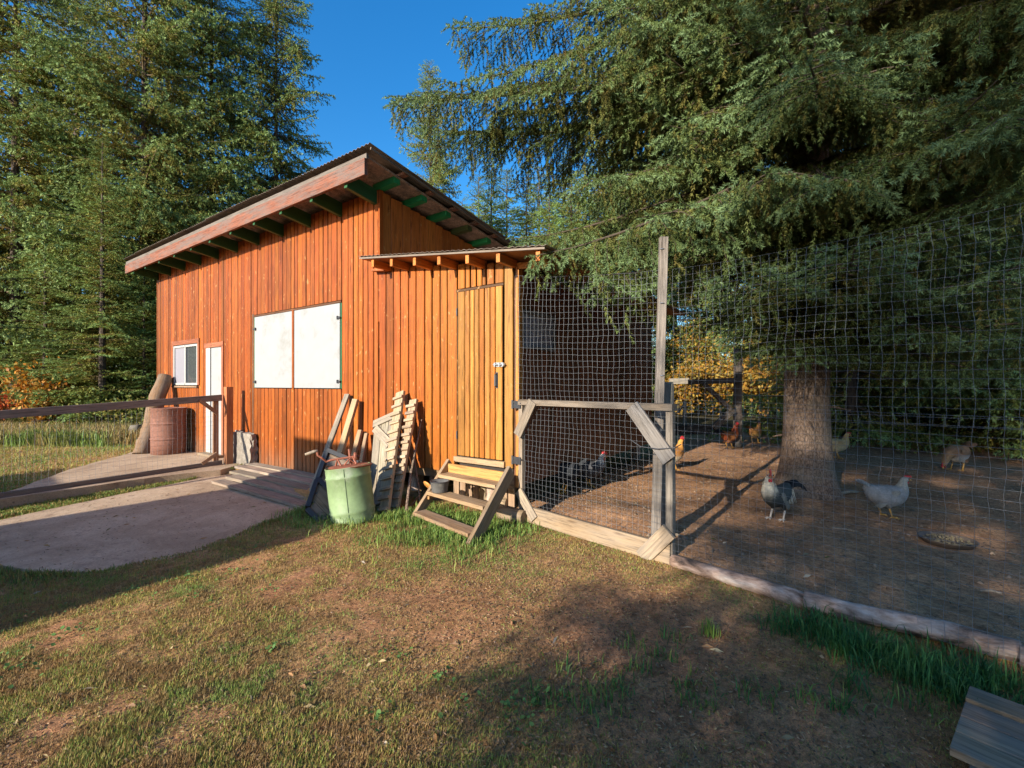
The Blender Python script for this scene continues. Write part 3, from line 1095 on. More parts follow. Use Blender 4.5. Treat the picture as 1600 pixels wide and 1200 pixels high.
def log_mesh(name, p0, p1, r0, r1, parent=None, color=None, mat=None, seg=14, wob=.08, sides=14, seed=0):
    rr = np.random.default_rng(seed)
    p0, p1 = Vector(p0), Vector(p1)
    z = (p1 - p0)
    L = z.length
    z.normalize()
    x = z.orthogonal().normalized()
    y = z.cross(x)
    M = Matrix(((x.x, y.x, z.x, p0.x), (x.y, y.y, z.y, p0.y), (x.z, y.z, z.z, p0.z), (0, 0, 0, 1)))
    V, Fc = [], []
    for i in range(seg + 1):
        q = i / seg
        cx, cy = (vnoise(q * 3, 1.0, seed) - .5) * .12 * r0 * 2, (vnoise(q * 3, 7.0, seed) - .5) * .12 * r0 * 2
        for j in range(sides):
            th = 2 * math.pi * j / sides
            rad = (r0 + (r1 - r0) * q) * (1 + wob * 2 * (float(vnoise(q * 9 * L, math.cos(th) * 2 + 9, seed + 3)) - .5) + wob * (float(vnoise(q * 25 * L, math.sin(th) * 3 + 4, seed + 5)) - .5))
            if i in (0, seg):
                rad *= .93
            V.append((cx + rad * math.cos(th), cy + rad * math.sin(th), q * L))
    for i in range(seg):
        for j in range(sides):
            Fc.append((i * sides + j, i * sides + (j + 1) % sides, (i + 1) * sides + (j + 1) % sides, (i + 1) * sides + j))
    Fc.append(tuple(range(sides - 1, -1, -1)))
    Fc.append(tuple(range(seg * sides, seg * sides + sides)))
    me = bpy.data.meshes.new(name)
    me.from_pydata(V, [], Fc)
    me.materials.append(mat or M_LOG)
    me.polygons.foreach_set('use_smooth', [len(f) == 4 for f in Fc])
    me.update()
    o = bpy.data.objects.new(name, me)
    if color:
        o.color = (*color, 1)
    return link(o, parent, M)


def on_ground(p, dz=0.0):
    return Vector((p[0], p[1], float(ground_z(p[0], p[1])) + dz))


o = log_mesh('border_log', on_ground(gp(1050, 884), .045), on_ground(gp(1259, 950), .04), .047, .053, seg=20, seed=3)
tag(o, 'slim grey log at the foot of the run fence, ending at the gate', 'log')
o = log_mesh('border_log', on_ground(gp(1257, 952), .055), on_ground(gp(1595, 1042), .045), .052, .056, seg=30, wob=.13, seed=8)
tag(o, 'peeling reddish log under the run fence behind the tall green grass', 'log')
o = log_mesh('border_log', on_ground(gp(1594, 1046), .055), on_ground(FX, .055), .066, .06, seg=12, wob=.12, seed=9)
tag(o, 'third border log of the run fence, cut off by the right edge', 'log')

# ------------------------------------------------------------------ steps with the feed tub
steps = thing('wooden_steps', 'small open wooden steps leading up to the coop door', 'steps', gp(690, 830))
ST = (.42, .275, .15)
a_t, a_b = Vector((-.70, 5.13, .50)), on_ground(gp(645, 812), .0)
b_t, b_b = Vector((-.015, 4.60, .50)), on_ground(gp(735, 852), .0)
wd = (b_b - b_t).cross(Vector((DV.x, DV.y, 0)))
plank('stringer', steps, a_b - ZV * .02, a_t, .105, .038, wd, M_BARE, jit(ST, .05))
plank('stringer', steps, b_b - ZV * .02, b_t, .135, .042, wd, M_BARE, (.34, .23, .13))
def ST_(f, side, out=0.0):
    a = a_b.lerp(a_t, f)
    b_ = b_b.lerp(b_t, f)
    return a.lerp(b_, side)
inner = .028
for f, w in ((.13, .15), (.47, .16), (.77, .16)):
    plank('tread', steps, ST_(f, inner), ST_(f, 1 - inner), w, .036, NV + ZV * .0, M_BARE, jit((.46, .30, .17), .06))
for f in (.44, .74):
    plank('cleat', steps, ST_(f, .045) + NV * .06 - ZV * .03, ST_(f, .045) - NV * .06 - ZV * .03, .035, .025, ZV, M_BARE, (.52, .27, .09))
plank('riser', steps, ST_(.95, inner) + NV * .01 - ZV * .05, ST_(.95, 1 - inner) + NV * .01 - ZV * .05, .135, .034, ZV, M_STAIN, (.46, .24, .075))

tub_c = ST_(.47, .16) + ZV * .02
tub = thing('feed_tub', 'dark rubber feed tub standing on the middle step', 'tub', tub_c)
MB().lathe([(.0, .0), (.078, .0), (.082, .01), (.095, .10), (.10, .105), (.10, .115), (.092, .115), (.078, .02), (.0, .018)], 24, Matrix.Translation(tub_c)).build('bowl', plain_mat('grey rubber', (.10, .095, .09), .7, 0, .3, 15, ((.2, .18, .15), .58)), tub, smooth=True)
rimb = MB()
rimb.tube([tub_c + Vector((.098 * math.cos(x), .098 * math.sin(x), .112)) for x in np.linspace(0, 2 * math.pi, 25)], .006, 6, False)
rimb.build('rim', M_BLACKPLASTIC, tub, smooth=True)
o_c = ST_(.5, -.08) + NV * .0 + ZV * .03
disc = MB().lathe([(0, -.008), (.06, -.008), (.068, 0), (.06, .008), (0, .008)], 22, Matrix.Translation(o_c) @ Matrix.Rotation(R(68), 4, DV) @ Matrix.Rotation(R(20), 4, 'X')).build('orange_lid', plain_mat('orange plastic', (.55, .24, .06), .5), None, smooth=True)
tag(disc, 'round orange lid propped against the left step stringer', 'lid')
for (u, v, l, rdm, lab) in ((800, 805, .3, .07, 'short cut log lying beside the right foot of the coop steps'), (778, 785, .28, .075, 'stubby log block under the coop behind the step treads')):
    c = gp(u, v, .06)
    o = log_mesh('log_block', c - DV * l / 2, c + DV * l / 2, rdm, rdm, seg=4, seed=int(u), mat=M_BARE, color=(.42, .30, .18))
    tag(o, lab, 'log')

# ------------------------------------------------------------------ things leaning on the wall
def lean(name, label, u0, v0, u1, v1, w, th, mat, color, e=.07, zoff=-.01, eb=None):
    top = wp(u0, v0, e)
    bot = on_ground(gp(u1, v1), zoff)
    o = plank(name, None, bot, top, w, th, DV, mat, color, .004, 2, random.uniform(-.008, .008))
    return tag(o, label, 'plank')


lean('leaning_plank', 'long grey plank leaning on the barn, furthest back beside the pale one', 543, 616, 487, 768, .10, .03, M_GREY, (.33, .28, .22))
lean('leaning_plank', 'long pale yellow plank leaning on the barn beside the grey one', 556, 624, 513, 768, .105, .045, M_BARE, (.56, .38, .21), .10)
lean('leaning_plank', 'short brown plank leaning on the barn right of the pale long plank', 563, 672, 538, 768, .085, .04, M_BARE, (.40, .26, .15), .08)
lean('leaning_plank', 'short narrow plank leaning on the barn next to the braced panel', 573, 677, 553, 772, .06, .035, M_BARE, (.46, .29, .17), .09)

def frame_from(top, bot, wdir):
    z = (top - bot).normalized()
    x = (wdir - z * wdir.dot(z)).normalized()
    return x, z, z.cross(x)
# braced panel
pt, pb_ = wp(603, 650, .14), on_ground(gp(592, 797), .0)
x, z, y = frame_from(pt, pb_, DV)
if y.dot(NV) < 0:
    y = -y
panel = thing('braced_panel', 'weathered plank panel with a diagonal brace leaning behind two cleated ramps', 'panel', pb_)
H = (pt - pb_).length
PWD = .36
for i in range(3):
    xo = (i - 1) * PWD / 3
    plank('board', panel, pb_ + x * xo, pb_ + x * xo + z * (H - random.uniform(.02, .04)), PWD / 3 - .006, .02, x, M_GREY, jit((.42, .35, .27), .1))
plank('ledger', panel, pb_ + z * (H - .06) - x * PWD / 2 + y * .022, pb_ + z * (H - .06) + x * PWD / 2 + y * .022, .10, .022, z, M_GREY, (.50, .42, .32))
plank('ledger', panel, pb_ + z * .12 - x * PWD / 2 + y * .022, pb_ + z * .12 + x * PWD / 2 + y * .022, .10, .022, z, M_GREY, (.42, .35, .27))
plank('brace', panel, pb_ + z * (H - .13) + x * (PWD / 2 - .03) + y * .022, pb_ + z * (H - .45) - x * (PWD / 2 - .06) + y * .022, .10, .021, x, M_GREY, (.45, .37, .28))

def ramp(label, u0, v0, u1, v1, e, ncl, w, zoff):
    top, bot = wp(u0, v0, e), on_ground(gp(u1, v1), zoff)
    x, z, y = frame_from(top, bot, DV)
    if y.dot(NV) < 0:
        y = -y
    r = thing('cleated_ramp', label, 'ramp', bot, 'chicken ramps with cleats leaning on the coop wall')
    L = (top - bot).length
    plank('plank', r, bot, top, w, .04, x, M_BARE, jit((.47, .34, .21), .06), .004, 2, .004)
    for i in range(ncl):
        s_ = .07 + (L - .16) * i / (ncl - 1) + random.uniform(-.006, .006)
        wj = w + random.uniform(.015, .04)
        xo = random.uniform(-.006, .01)
        plank('cleat', r, bot + z * s_ + y * .034 - x * (wj / 2 - xo), bot + z * s_ + y * .034 + x * (wj / 2 + xo), .034, .026, z, M_BARE, jit((.52, .385, .25), .1))
    return r
ramp('taller cleated chicken ramp leaning on the coop wall, nearer the braced panel', 626, 613, 600, 806, .10, 13, .125, .0)
ramp('shorter cleated chicken ramp leaning on the coop wall, nearer the dry branch', 647, 625, 616, 800, .09, 14, .115, .0)

# dry sticks
def stick(label, pts, r):
    b = MB().tube(pts, r, 7)
    o = b.build('dry_branch', M_BARK, None)
    return tag(o, label, 'branch')
stick('bare dry branch leaning upright on the coop wall left of the steps',
      [on_ground(gp(634, 806)), wp(641, 745, .38), wp(648, 708, .25), wp(653, 685, .14), wp(659, 655, .07)], [.016, .014, .012, .01, .006])
stick('short forked dry stick behind the upright branch by the steps',
      [on_ground(gp(657, 792)), wp(654, 760, .22), wp(650, 735, .18), wp(646, 700, .08)], [.011, .010, .009, .005])
stick('low crooked stick lying in the grass left of the steps',
      [on_ground(gp(638, 800), .03), on_ground(gp(652, 785), .06), on_ground(gp(664, 770), .08)], [.010, .009, .005])

# slatted crates with black frames behind the drum
def tray(label, A, B, D, nsl):
    """a shallow crate: corner A, along to B, across to D"""
    x, y = (B - A), (D - A)
    L, H_ = x.length, y.length
    x, y = x.normalized(), y.normalized()
    n = x.cross(y).normalized()
    if n.dot(NV) < 0:
        n = -n
    t = thing('slatted_crate', label, 'crate', D)
    bl = (.025, .025, .027)
    plank('frame_bar', t, A, B, .05, .05, n, M_BLACKPLASTIC, bl)
    plank('frame_bar', t, D, D + (B - A), .05, .05, n, M_BLACKPLASTIC, bl)
    plank('frame_bar', t, A + y * .026, D - y * .026, .05, .05, n, M_BLACKPLASTIC, bl)
    plank('frame_bar', t, B + y * .026, D + (B - A) - y * .026, .05, .05, n, M_BLACKPLASTIC, bl)
    for i in range(nsl):
        f = (i + .5) / nsl
        plank('slat', t, A + y * H_ * f + x * .027 - n * .012, A + y * H_ * f + x * (L - .027) - n * .012, H_ / nsl - .022, .016, y, M_GREY, jit((.25, .18, .13), .15))
tray('black-framed slatted crate leaning upright between the drum and the barn planks', pp(512, 704, 5.25), pp(560, 724, 5.15), pp(490, 770, 4.98), 3)
tray('black-framed slatted crate slumped low left of the green drum', pp(496, 748, 4.95), pp(533, 785, 4.80), pp(480, 796, 4.66), 3)

# boardwalk planks
bwk = thing('boardwalk', 'low boardwalk of weathered planks along the foot of the barn', 'boardwalk', W(4, .5, -.03))
for i, (e0, ta, tb) in enumerate(((.13, 2.25, 5.35), (.31, 2.2, 5.3), (.49, 2.3, 5.05), (.67, 2.15, 4.75), (.86, 2.1, 4.75))):
    zz = .035 - .025 * i + .0
    plank('plank', bwk, W(ta, e0, zz - .01), W(tb, e0, zz + random.uniform(-.01, .012)), .172, .04, NV, M_GREY, jit((.43, .34, .26), .1), seg=3, bow=.008)
for tt in (2.5, 3.7, 4.6):
    plank('bearer', bwk, W(tt, .03, -.03), W(tt, .85, -.125), .06, .05, ZV, M_GREY, (.2, .16, .12))

# concrete footing beside the gate post with a board
foot = thing('concrete_footing', 'rough concrete block standing against the barn below the boards', 'concrete block', wp(380, 730, .3))
ca, cb = wt(362, .15), wt(391, .15)
b = MB()
nb_, nz = 5, 6
P0 = [W(cb, .15, -.08), W(ca, .15, -.08), W(ca, .03, -.08), W(cb, .03, -.08)]
P1 = [W(cb + .02, .14, .53), W(ca - .02, .14, .55), W(ca - .02, .03, .55), W(cb + .02, .03, .53)]
rk = random.Random(4)
VV, FF = [], []
NX, NZ, ND = 8, 9, 5
def blk(i, j, k):
    fx, fz, fd = i / NX, j / NZ, k / ND
    lo = P0[0].lerp(P0[1], fx).lerp(P0[3].lerp(P0[2], fx), fd)
    hi = P1[0].lerp(P1[1], fx).lerp(P1[3].lerp(P1[2], fx), fd)
    return lo.lerp(hi, fz) + Vector((rk.uniform(-1, 1), rk.uniform(-1, 1), rk.uniform(-1, 1))) * (.008 + .012 * (i in (0, NX)))
ids = {}
def vid(i, j, k):
    if (i, j, k) not in ids:
        ids[(i, j, k)] = len(VV)
        VV.append(tuple(blk(i, j, k)))
    return ids[(i, j, k)]
for i in range(NX):
    for j in range(NZ):
        FF.append((vid(i, j, 0), vid(i, j + 1, 0), vid(i + 1, j + 1, 0), vid(i + 1, j, 0)))
for k in range(ND):
    for j in range(NZ):
        FF.append((vid(0, j, k), vid(0, j, k + 1), vid(0, j + 1, k + 1), vid(0, j + 1, k)))
        FF.append((vid(NX, j, k), vid(NX, j + 1, k), vid(NX, j + 1, k + 1), vid(NX, j, k + 1)))
    for i in range(NX):
        FF.append((vid(i, NZ, k), vid(i, NZ, k + 1), vid(i + 1, NZ, k + 1), vid(i + 1, NZ, k)))
b.add(VV, FF)
b.build('block', M_CONC, foot)
plank('edge_board', foot, W(ca + .05, .20, -.05), W(ca + .09, .17, .56), .09, .02, DV, M_GREY, (.34, .29, .25))

# ------------------------------------------------------------------ gate on the left
LG0 = W(wt(350, .30), .30, 0)
LG1 = Vector((-6.19, 5.5, 0))
LGX = LG0.lerp(LG1, 1.55)
yard = thing('yard_gate', 'long low gate of two weathered rails and wire mesh across the slab', 'gate', LG0)
ld = (LGX - LG0).normalized()
def LG(a, z, o=0.0):
    n = Vector((-ld.y, ld.x, 0))
    return LG0.lerp(LGX, a) + ZV * z + n * o
plank('top_rail', yard, LG(0.01, 1.145), LG(1, .93), .105, .035, ZV, M_GREY, (.30, .235, .20), seg=4, bow=.01)
plank('bottom_rail', yard, LG(0.01, .01), LG(1, -.0), .12, .035, ZV, M_GREY, (.33, .26, .22), seg=4, bow=.01)
plank('end_stile', yard, LG(.03, .06, -.03), LG(.03, 1.10, -.03), .09, .03, ld, M_BARE, (.46, .24, .12))
plank('brace', yard, LG(.03, .88, .02), LG(.10, 1.12, .02), .06, .025, ld, M_BARE, (.35, .2, .12))
plank('brace', yard, LG(.03, .2, .02), LG(.09, .06, .02), .06, .025, ld, M_BARE, (.45, .28, .17))
wire_net('wire_mesh', yard, lambda a, b_: LG(.03 + .97 * a, .05 + (1.02 - .18 * a) * b_, .01), 14, 60, .0012, .004, 50, 16, 21)
gpost = plank('gate_post', None, W(wt(357, .25), .25, -.1), W(wt(357, .25), .25, 1.33), .11, .11, DV, M_STAIN, (.38, .13, .05))
tag(gpost, 'reddish brown square gate post in front of the barn wall', 'post')

# rusty drum, leaning log, rail ends
def drum(base, r, h, M, t, mat, ribs, n=40):
    prof = [(0, .012), (r - .012, .012), (r - .012, 0), (r, .004)]
    for z0 in ribs:
        prof += [(r, z0 - .03), (r, z0 - .012), (r + .013, z0 - .003), (r + .013, z0 + .003), (r, z0 + .012), (r, z0 + .03)]
    prof += [(r, h - .012), (r + .006, h - .006), (r + .003, h), (r - .012, h)]
    return prof
rd_c = Vector((-6.86, 9.10, .0))
rd = thing('rusty_drum', 'rusty brown steel drum standing on the slab by the barn', 'drum', rd_c)
MB().lathe(drum(rd_c, .295, .90, None, rd, None, (.30, .60)) + [(.283, .80), (.0, .79)], 44, Matrix.Translation(rd_c)).build('shell', M_RUST, rd, smooth=True)
MB().tube([rd_c + Vector((.293 * math.cos(x), .293 * math.sin(x), .90)) for x in np.linspace(0, 2 * math.pi, 41)], .009, 6, False).build('rim', M_RUST, rd, smooth=True)
o = log_mesh('leaning_log', Vector((-7.35, 9.05, -.03)), wp(257, 588, .16),   .155, .135, mat=M_GREY, color=(.34, .21, .125), seg=14, wob=.11, seed=5)
tag(o, 'thick pale peeled log leaning on the barn behind the rusty drum', 'log')
o = log_mesh('stump', on_ground(gp(213, 692)), on_ground(gp(213, 692)) + Vector((-.02, 0, .42)), .13, .12, mat=M_GREY, color=(.22, .2, .16), seg=4, seed=6)
tag(o, 'short grey stump in the grass beside the leaning log', 'stump')

# ------------------------------------------------------------------ green drum with crank
gb = on_ground(gp(553, 811))
gax = Vector((-.135, .05, 1)).normalized()
_x = (Vector((1, .25, 0)) - gax * gax.dot(Vector((1, .25, 0)))).normalized()
_y = gax.cross(_x)
MG = Matrix.Translation(gb - ZV * .02) @ Matrix(((_x.x, _y.x, gax.x, 0), (_x.y, _y.y, gax.y, 0), (_x.z, _y.z, gax.z, 0), (0, 0, 0, 1)))
gd = thing('green_drum', 'tilted faded green drum with a red hand crank on its top', 'drum', gb)
gr, gh = .218, .56
MB().lathe([(0, .0), (gr, .0), (gr + .004, .01), (gr, .05), (gr, .10), (gr + .008, .115), (gr, .13), (gr, gh - .11), (gr + .009, gh - .098), (gr, gh - .085), (gr, gh - .006), (gr + .006, gh), (gr + .0055, gh + .001), (gr - .006, gh + .001), (gr - .006, gh), (gr - .006, gh - .03), (0, gh - .03)], 44, MG).build('shell', M_GREENDRUM, gd, smooth=True)
sb = MB()
sb.tube([MG @ Vector((math.cos(R(-95)) * (gr + .002), math.sin(R(-95)) * (gr + .002), z_)) for z_ in np.linspace(.02, gh - .01, 6)], .004, 5)
sb.build('seam', plain_mat('dark seam', (.13, .19, .09), .6), gd)
lidb = MB()
lidb.lathe([(0, gh + .012), (gr - .02, gh + .008), (gr + .0, gh + .0), (gr - .01, gh - .012), (0, gh - .012)], 30, MG @ Matrix.Rotation(R(3), 4, 'Y'))
lidb.build('lid', M_REDIRON, gd)
cr = MB()
def gl(x, y, z_):
    return MG @ Vector((x, y, gh + z_))
for xx in (-.09, .06):
    cr.tube([gl(xx - .03, .05, .01), gl(xx, .02, .085), gl(xx + .03, -.02, .01)], .011, 7)
cr.tube([gl(-.15, .02, .085), gl(.12, .02, .085)], .011, 8)
cr.tube([gl(.03, .02, .01), gl(.03, .03, .17)], .013, 7)
cr.tube([gl(-.03, .0, .012), gl(.02, -.02, .07), gl(.08, .0, .012)], .008, 6)
cr.lathe([(0, -.012), (.04, -.012), (.045, 0), (.04, .012), (0, .012)], 14, MG @ Matrix.Translation((.085, .02, gh + .085)) @ Matrix.Rotation(R(90), 4, 'Y'))
cr.tube([gl(-.15, .02, .085), gl(-.20, .02, .075), gl(-.235, .0, .12), gl(-.27, -.0, .15), gl(-.275, -.0, .205)], .011, 8)
ck = cr.build('crank', M_REDIRON, gd)
MB().tube([gl(-.265, .0, .20), gl(-.30, -.005, .196), gl(-.385, -.015, .18)], [.012, .017, .013], 10).build('grip', M_BARE, ck, color=(.5, .4, .3), smooth=True)

# ------------------------------------------------------------------ board corner at bottom right
cp = thing('duckboard', 'grey board platform corner lying in the grass at the bottom right', 'board platform', gp(1560, 1110))
a0, a1, a2 = gp(1515, 1078, .10), gp(1650, 1128, .10), gp(1487, 1138, .10)
ax_ = (a1 - a0).normalized()
ay_ = (a2 - a0)
ay_ = (ay_ - ax_ * ay_.dot(ax_)).normalized()
for i in range(4):
    c = a0 + ay_ * (.05 + i * .125)
    plank('board', cp, c - ZV * .012 * (i > 0), c + ax_ * .9 - ZV * .012 * (i > 0), .118, .03, ay_, M_GREY, jit((.36, .27, .18), .1))
for k in (.08, .8):
    plank('bearer', cp, a0 + ax_ * k - ZV * .05, a0 + ax_ * k + ay_ * .5 - ZV * .05, .06, .05, ax_, M_GREY, (.22, .18, .14))

# ------------------------------------------------------------------ spruces
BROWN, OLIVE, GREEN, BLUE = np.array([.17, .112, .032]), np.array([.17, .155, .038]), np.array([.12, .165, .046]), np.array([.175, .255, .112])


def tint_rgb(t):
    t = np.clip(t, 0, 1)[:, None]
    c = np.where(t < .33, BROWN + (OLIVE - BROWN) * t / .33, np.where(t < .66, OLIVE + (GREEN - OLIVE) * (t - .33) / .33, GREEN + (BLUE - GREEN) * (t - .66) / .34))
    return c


def bough(L, rg, lat_sp, sub_sp, sag, tip, pend, curtains, sub_len=(.10, .22), lat_k=.36):
    """returns shoots (p, dir, len, tint) and wood polylines"""
    P, D, LN, TI, wood = [], [], [], [], []
    wob = rg.uniform(-.06, .06)

    def axis(s):
        return np.array([L * s, L * wob * math.sin(s * 3.0), L * (.05 * s - sag * s * s + tip * s ** 4)])
    wood.append(([axis(s) for s in np.linspace(0, 1, 9)], .011 * L + .006, .004))
    s = .10 if L > 1 else .04
    side = 1
    while s < 1.0:
        p0 = axis(s)
        tg = axis(min(1, s + .02)) - axis(max(0, s - .02))
        tg /= np.linalg.norm(tg)
        ll = (lat_k * L * (1 - s) ** .75 * min(1, .35 + s / .3) + .10) * rg.uniform(.7, 1.15)
        if rg.random() < .10:
            ll *= .35
        ang = rg.uniform(.75, 1.15) * side
        ca, sa = math.cos(ang), math.sin(ang)
        d0 = np.array([tg[0] * ca - tg[1] * sa, tg[0] * sa + tg[1] * ca, tg[2] - .05])
        d0 /= np.linalg.norm(d0)
        droop = rg.uniform(.25, .6) * pend

        def lat(u):
            return p0 + d0 * u * ll + np.array([0, 0, -droop * (u * u) * ll])
        if ll > .25:
            wood.append(([lat(u) for u in (0, .5, 1)], .006, .002))
        u = .06 / max(ll, .1)
        ss = 1
        while u <= 1.0:
            q = lat(u)
            dl = lat(min(1.05, u + .05)) - lat(u - .05)
            dl /= np.linalg.norm(dl)
            sd = np.cross(dl, [0, 0, 1.0])
            dd = dl * .75 + sd * ss * rg.uniform(.5, .9) + np.array([0, 0, -pend * rg.uniform(.2, 1.0)])
            dd /= np.linalg.norm(dd)
            ln = rg.uniform(*sub_len) * (1.1 - .5 * u)
            P.append(q)
            D.append(dd)
            LN.append(ln)
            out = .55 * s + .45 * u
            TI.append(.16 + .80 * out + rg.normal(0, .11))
            if curtains and rg.random() < curtains * (1 - .4 * u):
                hl = rg.uniform(.12, .42)
                z_ = 0
                while z_ < hl:
                    P.append(q + np.array([rg.normal(0, .008), rg.normal(0, .008), -z_]))
                    hd = np.array([rg.normal(0, .35), rg.normal(0, .35), -1.0])
                    D.append(hd / np.linalg.norm(hd))
                    LN.append(rg.uniform(.09, .15))
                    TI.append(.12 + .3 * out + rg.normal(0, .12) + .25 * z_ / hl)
                    z_ += sub_len[0] * .7
            ss = -ss
            u += sub_sp / ll * rg.uniform(.7, 1.3)
        P.append(lat(1.0))
        dl = lat(1.0) - lat(.9)
        D.append(dl / np.linalg.norm(dl))
        LN.append(.12)
        TI.append(.6 + .4 * s)
        side = -side
        s += lat_sp / L * rg.uniform(.7, 1.3) * .5
    # shoots clothing the axis
    for s in np.arange(.15, 1.0, .06 / L):
        d = axis(min(1, s + .05)) - axis(s - .05)
        d /= np.linalg.norm(d)
        P.append(axis(s))
        D.append(d + rg.normal(0, .3, 3))
        LN.append(.1)
        TI.append(.2 + .6 * s)
    D = np.array(D)
    D /= np.linalg.norm(D, axis=1)[:, None]
    return np.array(P), D, np.array(LN), np.array(TI), wood


def needles(P, D, LN, TI, rg, per_m, nl, nw, curl=.8):
    """triangular needles round every shoot"""
    n = np.maximum(3, (LN * per_m).astype(int))
    idx = np.repeat(np.arange(len(P)), n)
    m = len(idx)
    f = rg.random(m)
    base = P[idx] + D[idx] * (LN[idx] * f)[:, None]
    # curve the shoot down a little
    rad = rg.normal(0, 1, (m, 3))
    rad -= D[idx] * np.sum(rad * D[idx], 1)[:, None]
    rad /= np.linalg.norm(rad, axis=1)[:, None] + 1e-9
    nd = D[idx] * .75 + rad * curl
    nd /= np.linalg.norm(nd, axis=1)[:, None]
    ln = nl * rg.uniform(.7, 1.2, m)
    side = np.cross(nd, rg.normal(0, 1, (m, 3)))
    side /= np.linalg.norm(side, axis=1)[:, None] + 1e-9
    a = base + side * nw * .5
    b_ = base - side * nw * .5
    c = base + nd * ln[:, None]
    V = np.stack([a, b_, c], 1).reshape(-1, 3)
    T = np.arange(m * 3).reshape(-1, 3)
    t = TI[idx] + (f - .5) * .22
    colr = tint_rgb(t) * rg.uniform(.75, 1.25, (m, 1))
    return V, T, np.repeat(colr, 3, 0)


def wood_tris(wood, sides=4):
    Vs, Ts, base = [], [], 0
    for pts, r0, r1 in wood:
        pts = np.array(pts)
        n = len(pts)
        d = np.gradient(pts, axis=0)
        d /= np.linalg.norm(d, axis=1)[:, None] + 1e-9
        up = np.array([0, 0, 1.0]) if abs(d[0, 2]) < .9 else np.array([1.0, 0, 0])
        s1 = np.cross(d, up)
        s1 /= np.linalg.norm(s1, axis=1)[:, None] + 1e-9
        s2 = np.cross(d, s1)
        rr = np.linspace(r0, r1, n)[:, None]
        ring = np.stack([pts + rr * (math.cos(q) * s1 + math.sin(q) * s2) for q in np.arange(sides) * 2 * math.pi / sides], 1).reshape(-1, 3)
        i = np.arange(n - 1)[:, None] * sides
        for j in range(sides):
            a, b_ = i + j, i + (j + 1) % sides
            Ts += [np.c_[a, b_, b_ + sides] + base, np.c_[a, b_ + sides, a + sides] + base]
        Vs.append(ring)
        base += len(ring)
    return np.concatenate(Vs), np.concatenate(Ts)


BARKCOL = np.array([.12, .09, .065])


def bough_mesh(name, L, seed, **kw):
    rg = np.random.default_rng(seed)
    P, D, LN, TI, wood = bough(L, rg, **kw)
    V, T, Cc = needles(P, D, LN, TI, rg, 340, .031, .0088)
    V2, T2 = wood_tris(wood)
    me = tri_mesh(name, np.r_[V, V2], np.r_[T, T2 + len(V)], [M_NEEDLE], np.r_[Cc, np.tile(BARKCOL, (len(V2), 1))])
    return me


NEAR = []
for i, (L, sag, tip, pend, cur) in enumerate(((4.4, .16, .10, .9, .18), (3.8, .26, .14, 1.0, .16), (3.2, .20, .12, .7, .10), (2.6, .30, .16, .9, .12), (2.0, .22, .16, .6, .06), (1.5, .25, .2, .7, .05), (1.0, .15, .15, .5, .0))):
    NEAR.append((L, bough_mesh('spruce_bough', L, 100 + i, lat_sp=.125, sub_sp=.045, sub_len=(.12, .27), sag=sag, tip=tip, pend=pend, curtains=cur)))


def trunk(name, parent, base, h, r0, flare, lean_=(0, 0), sides=16, seg=24, seed=1):
    V, Fc = [], []
    for i in range(seg + 1):
        q = (i / seg) ** 1.6
        z = q * h
        r = r0 * (1 - .92 * q) + flare * math.exp(-z / .28)
        for j in range(sides):
            th = 2 * math.pi * j / sides
            rr = r * (1 + .06 * (float(vnoise(math.cos(th) * 2 + 5, z * 1.5, seed)) - .5) + .35 * (flare / r0) * math.exp(-z / .3) * (float(vnoise(math.cos(th) * 2.2 + 9, math.sin(th) * 2.2 + 9, seed + 2)) - .5))
            V.append((base[0] + lean_[0] * z + rr * math.cos(th), base[1] + lean_[1] * z + rr * math.sin(th), base[2] - .15 + z))
    for i in range(seg):
        for j in range(sides):
            Fc.append((i * sides + j, i * sides + (j + 1) % sides, (i + 1) * sides + (j + 1) % sides, (i + 1) * sides + j))
    return MB().add(V, Fc).build(name, M_BARK, parent, smooth=True)


SPX, SPY = 3.37, 5.22
big = thing('spruce_tree', 'great spruce in the chicken run with hanging boughs and a thick bare lower trunk', 'tree', on_ground((SPX, SPY)))
trunk('trunk', big, on_ground((SPX, SPY)), 24, .238, .20, (.005, 0), 26, 60, 4)

for k_ in range(9):
    a_, z_ = 2.4 + k_ * 1.9, .75 + .17 * k_
    d_ = Vector((math.cos(a_), math.sin(a_), random.uniform(-.1, .25)))
    p_ = Vector((SPX, SPY, .05 + z_)) + d_ * .2
    MB().tube([p_, p_ + d_ * random.uniform(.06, .12), p_ + d_ * random.uniform(.13, .3) - ZV * .02], [.018, .013, .006], 6).build('branch_stub', M_BARK, big)


def put_bough(parent, pos, az, pitch, roll, want, name='branch'):
    L, me = min(NEAR, key=lambda q: abs(q[0] - want))
    o = bpy.data.objects.new(name, me)
    s_ = want / L
    M = Matrix.Translation(pos) @ Matrix.Rotation(az, 4, 'Z') @ Matrix.Rotation(-pitch, 4, 'Y') @ Matrix.Rotation(roll, 4, 'X') @ Matrix.Diagonal((s_, s_ * random.choice((-1, 1)), s_, 1))
    return link(o, parent, M)


def coop_limit(az, z):
    """how far a bough may reach before it meets the coop or the barn"""
    d = Vector((math.cos(az), math.sin(az), 0))
    gap = (Vector((SPX, SPY, 0)) - C0).dot(-DV)
    k = d.dot(DV)
    if z < 3.6 and k > .05:
        return max(.7, (gap - .35) / k)
    return 9


